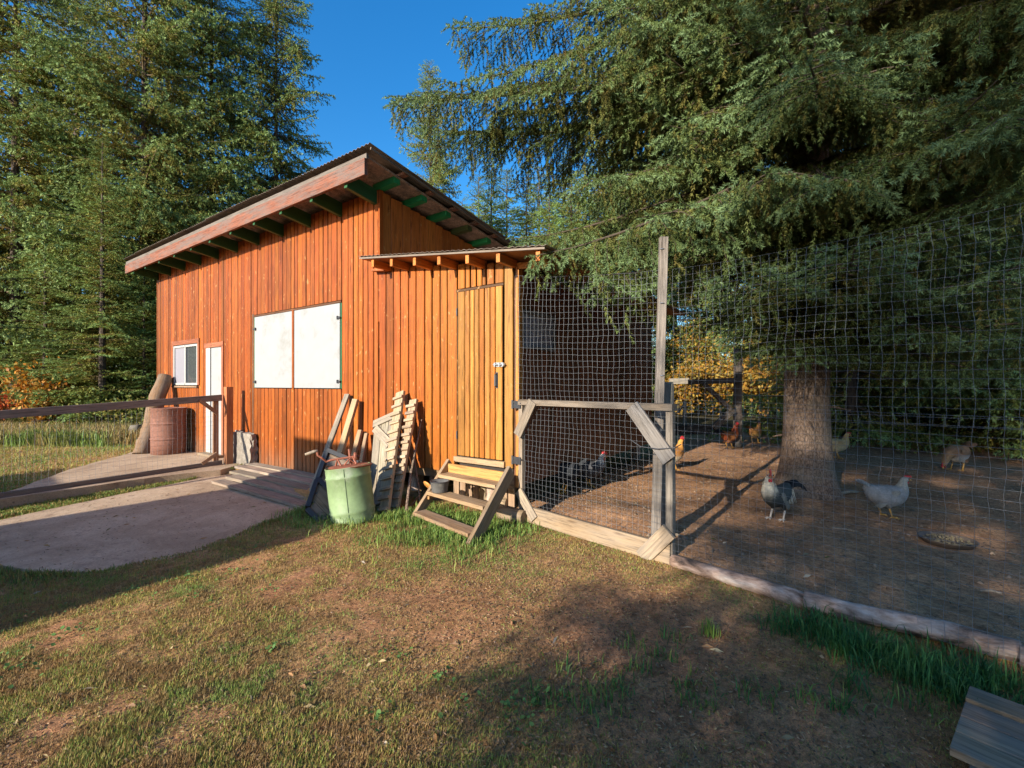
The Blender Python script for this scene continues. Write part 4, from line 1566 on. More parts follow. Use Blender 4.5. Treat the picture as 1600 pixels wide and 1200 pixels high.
rb = random.Random(5)
z = 2.05
while z < 15:
    n = 6 if z < 8 else 5
    for k in range(n):
        az = rb.uniform(0, 2 * math.pi)
        want = (4.1 if z < 7 else 4.1 - (z - 7) * .33) * rb.uniform(.72, 1.08)
        if z < 3:
            want *= .72
        d = Vector((math.cos(az), math.sin(az)))
        if z < 4.5 and d.y < -.35:          # keep the low boughs on the run side of the fence
            want = min(want, 2.3 if z < 3.4 else 2.9)
        zz = z + rb.uniform(-.25, .25)
        if d.x < -.35 and 2.9 < z < 4.75:    # open sky between the long upper boughs and the roof
            want = min(want, 2.3)
        if d.x < -.35 and z >= 4.75:
            want = min(want, 2.7)
        want = min(want, coop_limit(az, zz - .3))
        pitch = R(rb.uniform(-16, 4)) if z < 6 else R(rb.uniform(-4, 14))
        if z < 3.2 and rb.random() < .35:
            continue
        put_bough(big, Vector((SPX + .005 * zz, SPY, zz)), az, pitch, R(rb.uniform(-12, 12)), max(1.0, want))
    z += .42 if z < 7 else .6


def aim(tgt, z0, want=None, roll=0, dp=0.0):
    """a bough of the big spruce whose tip comes near tgt"""
    p0 = Vector((SPX, SPY, z0))
    v = Vector(tgt) - p0
    L = v.length
    az = math.atan2(v.y, v.x)
    pitch = math.atan2(v.z, math.hypot(v.x, v.y)) + R(4) + dp
    put_bough(big, p0, az, pitch, R(roll), want or L)


aim(pp(622, 195, 5.6), 4.75)
aim(pp(660, 232, 6.4), 4.55)
aim(pp(738, 128, 5.2), 5.6)
aim(pp(775, 175, 5.8), 5.2)
aim(pp(712, 72, 5.6), 6.3)
aim(pp(828, 402, 4.25), 3.75)
aim(pp(800, 372, 4.9), 3.9)
aim(pp(905, 300, 4.3), 4.3)
aim(pp(930, 420, 4.2), 3.1)
aim(pp(870, 355, 5.6), 3.7)
aim(pp(1000, 330, 3.9), 3.9)
aim(pp(1075, 400, 4.0), 2.9)
aim(pp(1255, 120, 2.9), 4.2)
aim(pp(1180, 250, 3.3), 3.7)
aim(pp(1330, 260, 3.1), 3.9)
aim(pp(1430, 470, 3.6), 2.6)
aim(pp(1560, 540, 3.6), 2.5)
aim(pp(1500, 380, 3.2), 3.1)
aim(pp(1620, 300, 3.4), 3.8)
aim(pp(1110, 480, 4.6), 2.4)
aim(pp(1600, 130, 3.2), 4.6)
for (u, v, Y, z0) in ((1090, 520, 5.2, 2.7), (1150, 535, 4.6, 2.4), (1060, 455, 4.9, 3.0), (1030, 400, 4.6, 3.3), (1400, 555, 4.3, 2.5), (1490, 590, 4.2, 2.4),
                      (1575, 470, 3.5, 3.0), (1330, 500, 4.1, 2.6), (1450, 415, 3.5, 3.1), (1215, 460, 4.0, 2.8), (1270, 420, 3.9, 3.1), (1120, 330, 4.0, 3.8),
                      (1010, 250, 4.6, 4.6), (1060, 180, 4.2, 5.0), (960, 120, 5.0, 5.8), (1540, 400, 3.6, 3.4), (1610, 560, 3.9, 2.6)):
    aim(pp(u, v, Y), z0)
for (u, v, Y, z0) in ((1262, 575, 4.3, 2.25), (1215, 560, 4.5, 2.2), (1310, 570, 4.4, 2.2), (1170, 560, 5.0, 2.1), (1370, 585, 4.6, 2.15), (1540, 600, 4.0, 2.3), (1450, 540, 3.6, 2.6)):
    aim(pp(u, v, Y), z0)


# far spruces: trunk and one crown each
FARB = []
for i, L in enumerate((.5, .8, 1.2, 1.7, 2.3, 3.0)):
    for v in range(2):
        rg = np.random.default_rng(300 + i * 7 + v)
        big_ = L > 1.4
        P, D, LN, TI, wood = bough(L, rg, lat_sp=.26 if big_ else .17, sub_sp=.13 if big_ else .09, sag=.2 + .1 * v, tip=.14, pend=.8 if big_ else .4, curtains=.10 if big_ else 0, sub_len=(.15, .30) if big_ else (.10, .2), lat_k=.34)
        V, T, Cc = needles(P, D, LN, TI, rg, 94, .072, .0275, .8) if big_ else needles(P, D, LN, TI, rg, 95, .06, .019, .8)
        w1 = [(wood[0][0], wood[0][1], .004)]
        V2, T2 = wood_tris(w1, 3)
        FARB.append((L, np.r_[V, V2], np.r_[T, T2 + len(V)], np.r_[Cc, np.tile(BARKCOL, (len(V2), 1))]))


def crown_mesh(name, h, z0, rmax, seed, per_m, power=.8, up=0.0, tone=(1, 1, 1)):
    rg = np.random.default_rng(seed)
    Vs, Ts, Cs, base = [], [], [], 0
    z = z0
    while z < h - .1:
        q = (z - z0) / (h - z0)
        want = rmax * (1 - q) ** power * rg.uniform(.7, 1.12) + .12
        L, V, T, Cc = FARB[2 * int(np.argmin([abs(FARB[2 * i][0] - want) for i in range(6)])) + rg.integers(0, 2)]
        s_ = want / L
        pitch = R(rg.uniform(-18, 2)) * (1 - q) + R(rg.uniform(5, 35)) * q + up
        M = np.array(Matrix.Rotation(rg.uniform(0, 6.283), 3, 'Z') @ Matrix.Rotation(-pitch, 3, 'Y') @ Matrix.Rotation(R(rg.uniform(-15, 15)), 3, 'X'))
        X = V @ (M.T) * s_
        X[:, 2] += z
        Vs.append(X)
        Ts.append(T + base)
        Cs.append(Cc * rg.uniform(.8, 1.2) * np.array(tone))
        base += len(X)
        z += (1 / per_m) * rg.uniform(.6, 1.4) * (1 if q < .7 else .8)
    return tri_mesh(name, np.concatenate(Vs), np.concatenate(Ts), [M_NEEDLE], np.concatenate(Cs))


CROWNS = {
    'tall': (20, crown_mesh('crown', 20, .5, 3.9, 1, 15, .62, 0.0, (1.4, 1.34, 1.15))),
    'tall2': (18, crown_mesh('crown', 18, .2, 3.5, 2, 15, .60, 0.0, (1.4, 1.36, 1.15))),
    'spire': (11, crown_mesh('crown', 11, .4, 1.5, 3, 15, .85, .1, (1.35, 1.34, 1.05))),
    'spire2': (8, crown_mesh('crown', 8, .3, 1.2, 4, 17, .9, .15, (1.3, 1.4, 1.1))),
    'high': (20, crown_mesh('crown', 20, 9.4, 2.9, 7, 11, .7)),  # crown raised so its shade takes the boughs, not the ground
    'shade2': (13, crown_mesh('crown', 13, 2.2, 2.7, 6, 6.5, .8)),
    'shade': (13, crown_mesh('crown', 13, 1.6, 2.9, 5, 20, .7)),
}
TR = {}


def far_tree(label, kind_, x, y, h, wide=1.0, group='spruces around the yard'):
    H0, cm = CROWNS[kind_]
    base = on_ground((x, y))
    t = thing('spruce_tree', label, 'tree', base, group)
    s_ = h / H0
    if kind_ not in TR:
        MBt = MB()
        MBt.tube([(0, 0, -.2), (0, 0, .3), (.02, 0, H0 * .5), (0, 0, H0 * .98)], [.010 * H0 + .04, .009 * H0, .0045 * H0, .01], 10)
        TR[kind_] = MBt.mesh('trunk')
        TR[kind_].materials.append(M_BARKDARK)
    M = Matrix.Translation(base) @ Matrix.Rotation((sum(map(ord, label)) * .37) % 6.28, 4, 'Z') @ Matrix.Diagonal((s_ * wide, s_ * wide, s_, 1))
    for nm, me in (('trunk', TR[kind_]), ('crown', cm)):
        link(bpy.data.objects.new(nm, me), t, M)
    return t


def tree_at(label, kind_, u, Y, h, wide=1.0, group=None):
    return far_tree(label, kind_, (u - 800) / F * Y, Y, h, wide, group)


tree_at('tall spruce at the far left edge with hanging boughs over the orange shrub', 'tall2', 25, 15.0, 19, 1.05)
tree_at('tall full spruce left of the barn, its dark trunk showing high up', 'tall', 225, 16.0, 22, 1.0)
tree_at('spruce just behind the low end of the barn roof', 'tall2', 330, 17.5, 20, .95)
tree_at('right-hand tall spruce beside the open blue sky left of the roof peak', 'tall', 432, 18.5, 20, .92)
tree_at('smaller bushy spruce in front of the tall ones, above the rusty drum', 'spire', 160, 13.0, 8.5, 1.35)
tree_at('low bushy spruce behind the orange and yellow shrubs at left', 'spire', 70, 13.5, 6.5, 1.4)
tree_at('dim spruce seen between the two tallest left spruces', 'tall2', 120, 21.0, 22, 1.1)
tree_at('spruce filling the gap behind the barn end wall', 'tall2', 265, 22.0, 19, 1.1)
tree_at('spruce beyond the left edge of the view', 'tall', -120, 15.5, 20, 1.05)
tree_at('low spruce touching the left barn corner at ground level', 'spire2', 225, 14.2, 5.0, 1.5)
tree_at('lone slender young spruce whose tip stands highest in open sky', 'tall2', 672, 15.0, 12.0, .80)
tree_at('young spruce spire just right of the barn roof edge', 'spire2', 768, 18.0, 10.3, 1.1)
tree_at('dark young spruce spire hung with old brown boughs', 'spire', 822, 19.0, 10.6, 1.05)
tree_at('pale thin young spruce between two darker spires', 'spire2', 858, 17.5, 9.2, 1.05)
tree_at('brown-tinged spire half hidden by the great spruce boughs', 'spire', 893, 19.0, 11.8, 1.3)
tree_at('small young spruce low against the sky behind the coop', 'spire2', 935, 17.5, 10.6, 1.3)
tree_at('short young spruce tucked behind the barn roof slope', 'spire2', 722, 20.0, 9.6, 1.2)
for (u, Y, h, w, lab) in ((748, 23.0, 12.1, 1.56, 'second-row young spruce above the lower end of the barn roof'), (792, 24.5, 13.1, 1.50, 'second-row spruce between two slim spires'),
                          (842, 23.5, 12.9, 1.56, 'second-row bushy spruce filling the gap above the coop roof'), (880, 25.0, 13.7, 1.50, 'second-row tallish spruce left of the great hanging boughs'),
                          (915, 23.0, 12.7, 1.56, 'second-row spruce partly behind the great hanging boughs'), (958, 25.5, 14.4, 1.56, 'second-row spruce mostly hidden by the great boughs'),
                          (705, 24.0, 10.6, 1.3, 'second-row spruce low behind the barn roof slope')):
    tree_at(lab, 'spire', u, Y, h, w)
for i, (u, Y, h, k, w, lab) in enumerate((
        (975, 24, 19, 'tall2', .8, 'spruce behind the coop roof and the hanging boughs'),
        (1055, 26, 19, 'tall2', .9, 'lit spruce behind the golden bushes right of the tall post'),
        (1120, 28, 20, 'tall', .9, 'background spruce above the yellow bushes'),
        (1330, 10.5, 16, 'tall2', .95, 'shaded spruce close behind the great trunk'),
        (1450, 12.5, 18, 'tall', .9, 'dark spruce deep in the run behind the pale hen'),
        (1560, 9.5, 15, 'tall2', .95, 'shaded spruce by the right edge behind the fence'),
        (1700, 8.0, 15, 'tall', .8, 'spruce just outside the right edge'),
        (1235, 25, 20, 'tall2', .9, 'spruce seen past the left side of the great trunk'),
        (1400, 18, 18, 'tall', 1.0, 'far spruce closing the view behind the run'),
        (1620, 14, 18, 'tall', 1.0, 'far dark spruce behind the right fence corner'),
        (1520, 19, 19, 'tall', 1.0, 'furthest spruce deep in the right-hand woods'))):
    tree_at(lab, k, u, Y, h, w)
# the closed wood further off
rgw = np.random.default_rng(11)
_, _cm = 0, crown_mesh('crown', 18, .2, 3.8, 9, 1.7, .65)
_n = len(_cm.vertices)
_co = np.empty(_n * 3, np.float32)
_cm.vertices.foreach_get('co', _co)
_co = _co.reshape(-1, 3)
_cl = np.empty(_n * 4, np.float32)
_cm.color_attributes['col'].data.foreach_get('color', _cl)
_cl = _cl.reshape(-1, 4)[:, :3]
_tr = np.empty(len(_cm.polygons) * 3, np.int32)
_cm.loops.foreach_get('vertex_index', _tr)
_tr = _tr.reshape(-1, 3)
Vs, Ts, Cs = [], [], []
for k, (u, Y) in enumerate([(-60, 26), (90, 28), (250, 28), (1290, 34), (1390, 26), (1580, 25)]):
    x, y = (u - 800) / F * Y, Y
    a = rgw.uniform(0, 6.28)
    s_ = rgw.uniform(.95, 1.25) * (1.0 if u > 500 else 1.1)
    Rm = np.array([[math.cos(a), -math.sin(a), 0], [math.sin(a), math.cos(a), 0], [0, 0, 1]])
    Vs.append(_co @ Rm.T * s_ + [x, y, float(ground_z(x, y))])
    Ts.append(_tr + k * _n)
    Cs.append(_cl * rgw.uniform(.75, 1.1))
o = link(bpy.data.objects.new('far_wood', tri_mesh('far_wood', np.concatenate(Vs), np.concatenate(Ts), [M_NEEDLE], np.concatenate(Cs))))
kind(o, 'stuff')
# trees and sheds behind the camera that throw the shade seen in the foreground
for i, (c, a, h, k, w, lab) in enumerate((
        (1.3, -9.0, 8.6, 'shade2', 1.4, 'spruce behind the camera whose shade crosses the bare ground'),
        (-.05, -6.8, 6.6, 'shade', 1.45, 'smaller spruce just behind the camera shading the bare ground'),
        (3.9, -8.0, 14, 'shade2', 1.0, 'spruce behind the camera shading the run fence'),
        (4.8, -14.0, 19, 'tall', .9, 'tall spruce further back behind the camera'),
        (6.9, -9.0, 16, 'shade2', 1.0, 'spruce behind the camera shading the right grass'),
        (1.0, -20.0, 20, 'high', 1.0, 'tall bare-stemmed spruce far behind the camera'),  # this and the next added unseen to shade the near boughs
        (3.6, -20.5, 20, 'high', 1.0, 'second tall bare-stemmed spruce far behind the camera'),
        (10.5, -9.0, 15, 'shade2', 1.0, 'spruce at far right behind the camera'))):
    x, y = sp(c, a)
    far_tree(lab, k, x, y, h, w)


def shed(name, label, prof, a0, depth, col_):
    """prof: outline of the front (c, height) from left to right; the shed runs back from the camera"""
    t = thing(name, label, 'shed', (*sp((prof[0][0] + prof[-1][0]) / 2, a0 - depth / 2), -.1))
    F0_ = [(*sp(c, a0), h) for c, h in prof]
    B0_ = [(*sp(c, a0 - depth), h) for c, h in prof]
    n = len(prof)
    fr = [(*sp(prof[0][0], a0), -.2)] + F0_ + [(*sp(prof[-1][0], a0), -.2)]
    bk = [(*sp(prof[0][0], a0 - depth), -.2)] + B0_ + [(*sp(prof[-1][0], a0 - depth), -.2)]
    m_ = n + 2
    Fc = [tuple(range(m_)), tuple(range(2 * m_ - 1, m_ - 1, -1))] + [(i, m_ + i, m_ + (i + 1) % m_, (i + 1) % m_) for i in range(m_)]
    MB().add(fr + bk, Fc).build('wall', M_STAIN, t, color=col_)
    for i in range(n - 1):
        q = [Vector(F0_[i]), Vector(F0_[i + 1]), Vector(B0_[i + 1]), Vector(B0_[i])]
        MB().hexa([p + ZV * .004 for p in q] + [p + ZV * .05 for p in q]).build('roof', M_ROOF, t)
    return t


shed('garden_shed', 'brown shed behind the camera whose shadow lies across the slab', [(-7.12, 3.47), (-5.15, 3.47), (-3.95, 2.42)], -5.0, 3.0, (.3, .16, .08))
shed('wood_shed', 'low woodshed left of the camera shading the far slab edge', [(-11.2, 1.72), (-8.05, 1.72)], -4.0, 2.5, (.28, .17, .1))
# ------------------------------------------------------------------ shrubs
def shrub(name, label, x, y, h, w, n, cols, lsz, seed, group=None, gz=0.0):
    rg = np.random.default_rng(seed)
    base = on_ground((x, y))
    t = thing(name, label, 'shrub', base, group)
    wood = []
    tips = []
    for k in range(14):
        a = rg.uniform(0, 6.28)
        r = rg.uniform(.1, 1) * w / 2
        hh = h * rg.uniform(.55, 1.0)
        p1 = np.array([math.cos(a) * r * .5, math.sin(a) * r * .5, hh * .55])
        p2 = np.array([math.cos(a) * r, math.sin(a) * r, hh])
        wood.append(([np.array([math.cos(a) * .05, math.sin(a) * .05, -.05]), p1, p2], .012, .003))
        for q in np.linspace(.25, 1, 9):
            tips.append((p1 if q < .5 else p1) * (1 - q) + p2 * q if q > .4 else p1 * q / .4)
    tips = np.array(tips)
    idx = rg.integers(0, len(tips), n)
    c = tips[idx] + rg.normal(0, 1, (n, 3)) * np.array([w * .10, w * .10, h * .09])
    c[:, 2] = np.abs(c[:, 2]) + .03
    d = rg.normal(0, 1, (n, 3))
    d[:, 2] -= .4
    d /= np.linalg.norm(d, axis=1)[:, None]
    s_ = np.cross(d, rg.normal(0, 1, (n, 3)))
    s_ /= np.linalg.norm(s_, axis=1)[:, None]
    l = lsz * rg.uniform(.6, 1.3, (n, 1))
    V = np.stack([c, c + d * l * .45 + s_ * l * .32, c + d * l, c + d * l * .45 - s_ * l * .32], 1).reshape(-1, 3)
    k = np.arange(n)[:, None] * 4
    T = np.r_[np.c_[k, k + 1, k + 2], np.c_[k, k + 2, k + 3]]
    cols = np.array(cols)
    cc = cols[rg.integers(0, len(cols), n)] * rg.uniform(.7, 1.2, (n, 1))
    me = tri_mesh('foliage', V, T, [M_LEAF], np.repeat(cc, 4, 0))
    link(bpy.data.objects.new('foliage', me), t, WM[t].copy())
    V2, T2 = wood_tris(wood, 5)
    me = tri_mesh('stem', V2, T2, [M_LEAF], np.tile(BARKCOL, (len(V2), 1)))
    link(bpy.data.objects.new('stem', me), t, WM[t].copy())
    return t


GOLD = [(.40, .21, .025), (.33, .15, .02), (.28, .17, .03), (.16, .14, .035), (.38, .26, .05)]
REDS = [(.50, .09, .03), (.48, .14, .04), (.42, .18, .05)]
ORG = [(.50, .21, .02), (.45, .16, .02), (.38, .22, .04), (.25, .18, .04)]
LIME = [(.16, .19, .04), (.12, .17, .04), (.22, .22, .05)]
x, y = gp(0, 640, .35)[:2]
shrub('autumn_shrub', 'bright red shrub at the far left edge beyond the yard gate', -14.2, 12.4, 1.0, 1.3, 900, REDS, .11, 1)
shrub('autumn_shrub', 'orange and yellow shrub beside the red one at far left', -13.0, 12.6, 1.9, 1.5, 1500, ORG, .11, 2)
shrub('green_shrub', 'low green shrub right of the orange shrub at left', -11.8, 12.8, 1.3, 1.7, 1400, LIME, .10, 3)
shrub('green_shrub', 'low yellowish shrub in front of the spruces near the leaning log', -10.2, 12.3, .9, 1.7, 1200, LIME + [(.3, .22, .06)], .09, 4)
for i, (u, Y, h, w, cols, lab) in enumerate((
        (1068, 19.0, 2.1, 2.2, GOLD, 'golden bush directly right of the tall gate post'),
        (1105, 20.0, 2.2, 2.4, GOLD, 'golden bush behind the crooked shelter frame'),
        (1150, 19.5, 2.4, 2.6, GOLD, 'golden bush just left of the shelter frame post'),
        (1195, 19.0, 2.2, 2.4, GOLD, 'golden bush left of the great spruce trunk'),
        (1225, 20.5, 3.0, 2.6, GOLD + LIME, 'yellow-green bush touching the left side of the trunk'),
        (1085, 23.0, 4.2, 3.6, LIME + GOLD, 'tall yellow-green bush above the golden ones'),
        (1175, 23.0, 4.6, 4.0, LIME + GOLD, 'tall lime bush between shelter frame and trunk'),
        (1560, 13.0, 1.3, 1.8, GOLD + LIME, 'dim yellow bush in the woods by the right edge'))):
    shrub('golden_bush', lab, (u - 800) / F * Y, Y, h, w, 2600, cols, .15, 40 + i)

# shelter frame and stakes at the back of the run
sf = thing('shelter_frame', 'crooked braced timber frame, coloured dark for its shade, at the back of the run', 'timber frame', gp(1153, 690))
Yb = 9.6
plank('post', sf, pp(1152, 700, Yb), pp(1153, 545, Yb), .13, .12, (1, 0, 0), M_GREY, (.09, .07, .06))  # shade back here is put into the dark timber colours
plank('beam', sf, pp(1076, 597, Yb - .08), pp(1158, 594, Yb - .08), .11, .08, ZV, M_GREY, (.09, .075, .065))
plank('brace', sf, pp(1100, 600, Yb - .15), pp(1142, 640, Yb - .15), .09, .06, ZV, M_GREY, (.14, .11, .09))
plank('brace', sf, pp(1115, 668, Yb - .12), pp(1146, 640, Yb - .12), .12, .08, ZV, M_GREY, (.13, .10, .08))
wk = thing('pale_stake', 'small pale stake with a short strut by the golden bushes', 'stake', pp(1070, 668, 11.0))
plank('upright', wk, pp(1070, 672, 11.0), pp(1070, 627, 11.0), .08, .05, (1, 0, 0), M_GREY, (.5, .46, .4))
plank('strut', wk, pp(1059, 645, 10.95), pp(1070, 631, 10.95), .04, .03, (1, 0, 0), M_GREY, (.5, .42, .33))
o = plank('back_shadow_strip', None, pp(1055, 672, 10.6), pp(1150, 670, 10.6), .22, .05, ZV, M_GREY, (.06, .05, .045))  # dark strip put where only the barn's shadow lies
tag(o, 'low dark board along the back of the run between gate and shelter frame', 'board')
o = plank('far_wall_board', None, pp(1046, 596, 16.0), pp(1076, 595, 16.0), .2, .1, ZV, M_GREY, (.36, .32, .26))
tag(o, 'pale weathered board glimpsed beyond the run above the golden bushes', 'board')

# sticks and feed pan on the run floor
pan_c = on_ground(gp(1480, 852, .04), .0)
pan = thing('feed_pan', 'shallow dark feed pan with scraps on the run floor', 'pan', pan_c)
MB().lathe([(0, .0), (.155, .0), (.185, .042), (.19, .046), (.18, .046), (.15, .012), (0, .012)], 30, Matrix.Translation(pan_c)).build('dish', plain_mat('dusty pan', (.12, .09, .07), .8, 0, .3, 12), pan, smooth=True)
fb = MB()
rr = random.Random(3)
for k in range(170):
    a, r_ = rr.uniform(0, 6.28), .15 * math.sqrt(rr.random())
    fb.box(pan_c + Vector((r_ * math.cos(a), r_ * math.sin(a), .03 + rr.uniform(0, .012))), (rr.uniform(.006, .022), .007, .006), Matrix.Rotation(rr.uniform(0, 3), 3, 'Z'))
kind(fb.build('feed', plain_mat('feed scraps', (.19, .15, .085), .8), pan), 'stuff')
for (ua, va, ub, vb, r_, lab) in ((1313, 785, 1340, 778, .02, 'short root stub sticking out at the right of the great trunk'),
                                  (1300, 830, 1345, 838, .012, 'small broken stick on the soil below the great trunk'),
                                  (1532, 923, 1565, 930, .010, 'pale peeled stick lying on the run floor at right'),
                                  (1075, 845, 1012, 832, .012, 'small stick lying behind the gate bottom board'),
                                  (1205, 745, 1150, 778, .013, 'thin stick lying by the rooster toward the trunk')):
    p0, p1 = on_ground(gp(ua, va, .05), .015), on_ground(gp(ub, vb, .05), .02)
    o = MB().tube([p0, p0.lerp(p1, .5) + ZV * .01, p1], [r_, r_ * .9, r_ * .6], 7).build('stick', M_GREY, None, color=(.34, .27, .2))
    tag(o, lab, 'stick')
# ------------------------------------------------------------------ poultry
def loft(rings, sides=16):
    """rings: (centre, axis, half width, half height); local x forward, y left, z up"""
    V, Fc = [], []
    for c, ax, rw, rh in rings:
        ax = Vector(ax).normalized()
        lf = Vector((0, 1, 0))
        up = lf.cross(ax).normalized() * -1
        if up.z < -.01:
            up = -up
        for j in range(sides):
            th = 2 * math.pi * j / sides
            V.append(Vector(c) + lf * rw * math.cos(th) + up * rh * math.sin(th))
    for i in range(len(rings) - 1):
        for j in range(sides):
            Fc.append((i * sides + j, i * sides + (j + 1) % sides, (i + 1) * sides + (j + 1) % sides, (i + 1) * sides + j))
    Fc.append(tuple(range(sides - 1, -1, -1)))
    k = (len(rings) - 1) * sides
    Fc.append(tuple(range(k, k + sides)))
    return V, Fc


def colour_mesh(name, V, Fc, cols, mat, smooth=True):
    me = bpy.data.meshes.new(name)
    me.from_pydata([tuple(v) for v in V], [], Fc)
    a = me.color_attributes.new('col', 'FLOAT_COLOR', 'POINT')
    c = np.ones((len(V), 4), np.float32)
    c[:, :3] = cols
    a.data.foreach_set('color', c.ravel())
    me.materials.append(mat)
    if smooth:
        me.polygons.foreach_set('use_smooth', [True] * len(me.polygons))
    me.update()
    return me


def bird(name, label, cat, pos, heading, scale, body, neck, tailc, belly, rooster=False, head_turn=0.0, peck=False, leg=None, comb=1.0, wingc=None):
    M = Matrix.Translation(pos) @ Matrix.Rotation(heading, 4, 'Z') @ Matrix.Scale(scale, 4)
    t = bpy.data.objects.new(name, None)
    t.empty_display_size = .1
    link(t, None, M)
    tag(t, label, cat)
    rg = np.random.default_rng(int(abs(pos[0] * 1000)))
    if rooster:
        path = [(-.20, .335, .012, .02), (-.17, .325, .05, .06), (-.10, .275, .08, .095), (-.02, .245, .095, .11), (.06, .255, .092, .11), (.115, .30, .078, .09),
                (.13, .35, .062, .066), (.135, .395, .048, .05), (.14, .435, .036, .038), (.15, .465, .032, .034), (.175, .475, .027, .028), (.195, .472, .012, .014)]
    else:
        path = [(-.215, .315, .012, .02), (-.18, .30, .045, .05), (-.11, .255, .088, .095), (-.02, .225, .105, .115), (.07, .24, .098, .112), (.125, .285, .072, .082),
                (.145, .335, .048, .052), (.152, .375, .036, .038), (.165, .402, .032, .033), (.187, .41, .027, .027), (.207, .406, .011, .013)]
    if peck:
        path = path[:5] + [(.13, .25, .075, .085), (.175, .21, .05, .055), (.21, .16, .04, .042), (.235, .115, .034, .036), (.25, .085, .027, .028), (.262, .06, .012, .013)]
    rings = []
    n0 = len(path)
    # subdivide the path smoothly
    pts = []
    for i in range(n0 - 1):
        p = [np.array(path[max(0, min(n0 - 1, i + k))]) for k in (-1, 0, 1, 2)]
        for u in (0, .33, .66):
            pts.append(.5 * ((2 * p[1]) + (-p[0] + p[2]) * u + (2 * p[0] - 5 * p[1] + 4 * p[2] - p[3]) * u * u + (-p[0] + 3 * p[1] - 3 * p[2] + p[3]) * u ** 3))
    pts.append(np.array(path[-1]))
    nn = len(pts)
    hs = [0.0] * nn
    for i, q in enumerate(pts):
        a, c = pts[max(0, i - 1)], pts[min(nn - 1, i + 1)]
        f = i / (nn - 1)
        yaw = head_turn * float(sstep(.62, .9, f))
        cx = np.array([q[0], 0.0])
        piv = .12
        if yaw:
            dx = q[0] - piv
            cx = np.array([piv + dx * math.cos(yaw), dx * math.sin(yaw)])
        rings.append(((cx[0], cx[1], q[1]), (c[0] - a[0] + 1e-4, 0, c[1] - a[1]), max(.004, q[2]), max(.004, q[3])))
    V, Fc = loft(rings, 18)
    VV = np.array([tuple(v) for v in V])
    fi = np.repeat(np.arange(nn) / (nn - 1), 18)
    VV += (np.array([vnoise(VV[:, 0] * 60, VV[:, 2] * 60 + VV[:, 1] * 40, 3)]).T - .5) * .008
    nk = sstep(.42 if rooster else .50, .54 if rooster else .62, fi + .03 * (vnoise(VV[:, 1] * 80, VV[:, 2] * 60, 4) - .5) * 2)[:, None]
    bl = sstep(.24, .17, VV[:, 2])[:, None] * (1 - nk)
    cc = np.array(body) * (1 - nk) + np.array(neck) * nk
    cc = cc * (1 - bl) + np.array(belly) * bl
    cc = cc * (.8 + .4 * vnoise(VV[:, 0] * 90, VV[:, 2] * 90 + VV[:, 1] * 70, 5))[:, None]
    face = sstep(.93, .96, fi)[:, None]
    cc = cc * (1 - face) + np.array([.42, .06, .05]) * face
    bo = link(bpy.data.objects.new('body', colour_mesh('body', VV, Fc, cc, M_FEATHER)), t, M)

    def part(nm, mb, mat, smooth=True, parent=None):
        me = mb.mesh(nm)
        me.materials.append(mat)
        if smooth:
            me.polygons.foreach_set('use_smooth', [True] * len(me.polygons))
        return link(bpy.data.objects.new(nm, me), parent or t, M)
    hx, hy, hz = rings[-4][0]
    yaw = head_turn
    hd = Vector((math.cos(yaw), math.sin(yaw), 0))
    hl = Vector((-hd.y, hd.x, 0))
    hc = Vector((hx, hy, hz))
    dn = Vector((0, 0, 1))
    if peck:
        hd = Vector((.35, 0, -.94))
        hl = Vector((0, 1, 0))
        dn = Vector((.94, 0, .35))
    # beak, eyes
    tip = Vector(rings[-1][0])
    part('beak', MB().tube([tip - hd * .006, tip + hd * .012 - dn * .001, tip + hd * .028 - dn * .008], [.011, .008, .001], 8), M_BEAK)
    for sg in (-1, 1):
        c = hc + hl * .026 * sg + dn * .008 + hd * .006
        part('eye', MB().lathe([(0, -.006), (.0055, -.003), (.0055, .003), (0, .006)], 8, Matrix.Translation(c)), M_EYE)
    # comb: a toothed blade, and wattles
    cbm = MB()
    ch = (.045 if rooster else .022) * comb
    top = hc + dn * .022
    prof = [(-.028, 0)]
    for k in range(5):
        x0 = -.028 + k * .014
        prof += [(x0 + .004, ch * (.75 + .4 * math.sin((k + .5) / 5 * 3.14))), (x0 + .011, ch * .45)]
    prof += [(.042, 0)]
    A = [top + hd * a + dn * b_ + hl * .005 for a, b_ in prof]
    B = [top + hd * a + dn * b_ - hl * .005 for a, b_ in prof]
    n = len(prof)
    Fc2 = [tuple(range(n)), tuple(range(2 * n - 1, n - 1, -1))] + [(i, n + i, n + (i + 1) % n, (i + 1) % n) for i in range(n)]
    cbm.add([tuple(p) for p in A + B], Fc2)
    part('comb', cbm, M_COMB, False)
    wl = (.04 if rooster else .02) * comb
    for sg in (-1, 1):
        c = tip - hd * .016 - dn * .02 + hl * .009 * sg
        part('wattle', MB().lathe([(0, 0), (.009, -.25 * wl), (.011, -.6 * wl), (.006, -.95 * wl), (0, -wl)], 8, Matrix.Translation(c)), M_COMB)
    # wings: overlapping feather plates on the flank
    wc = np.array(wingc if wingc is not None else body)
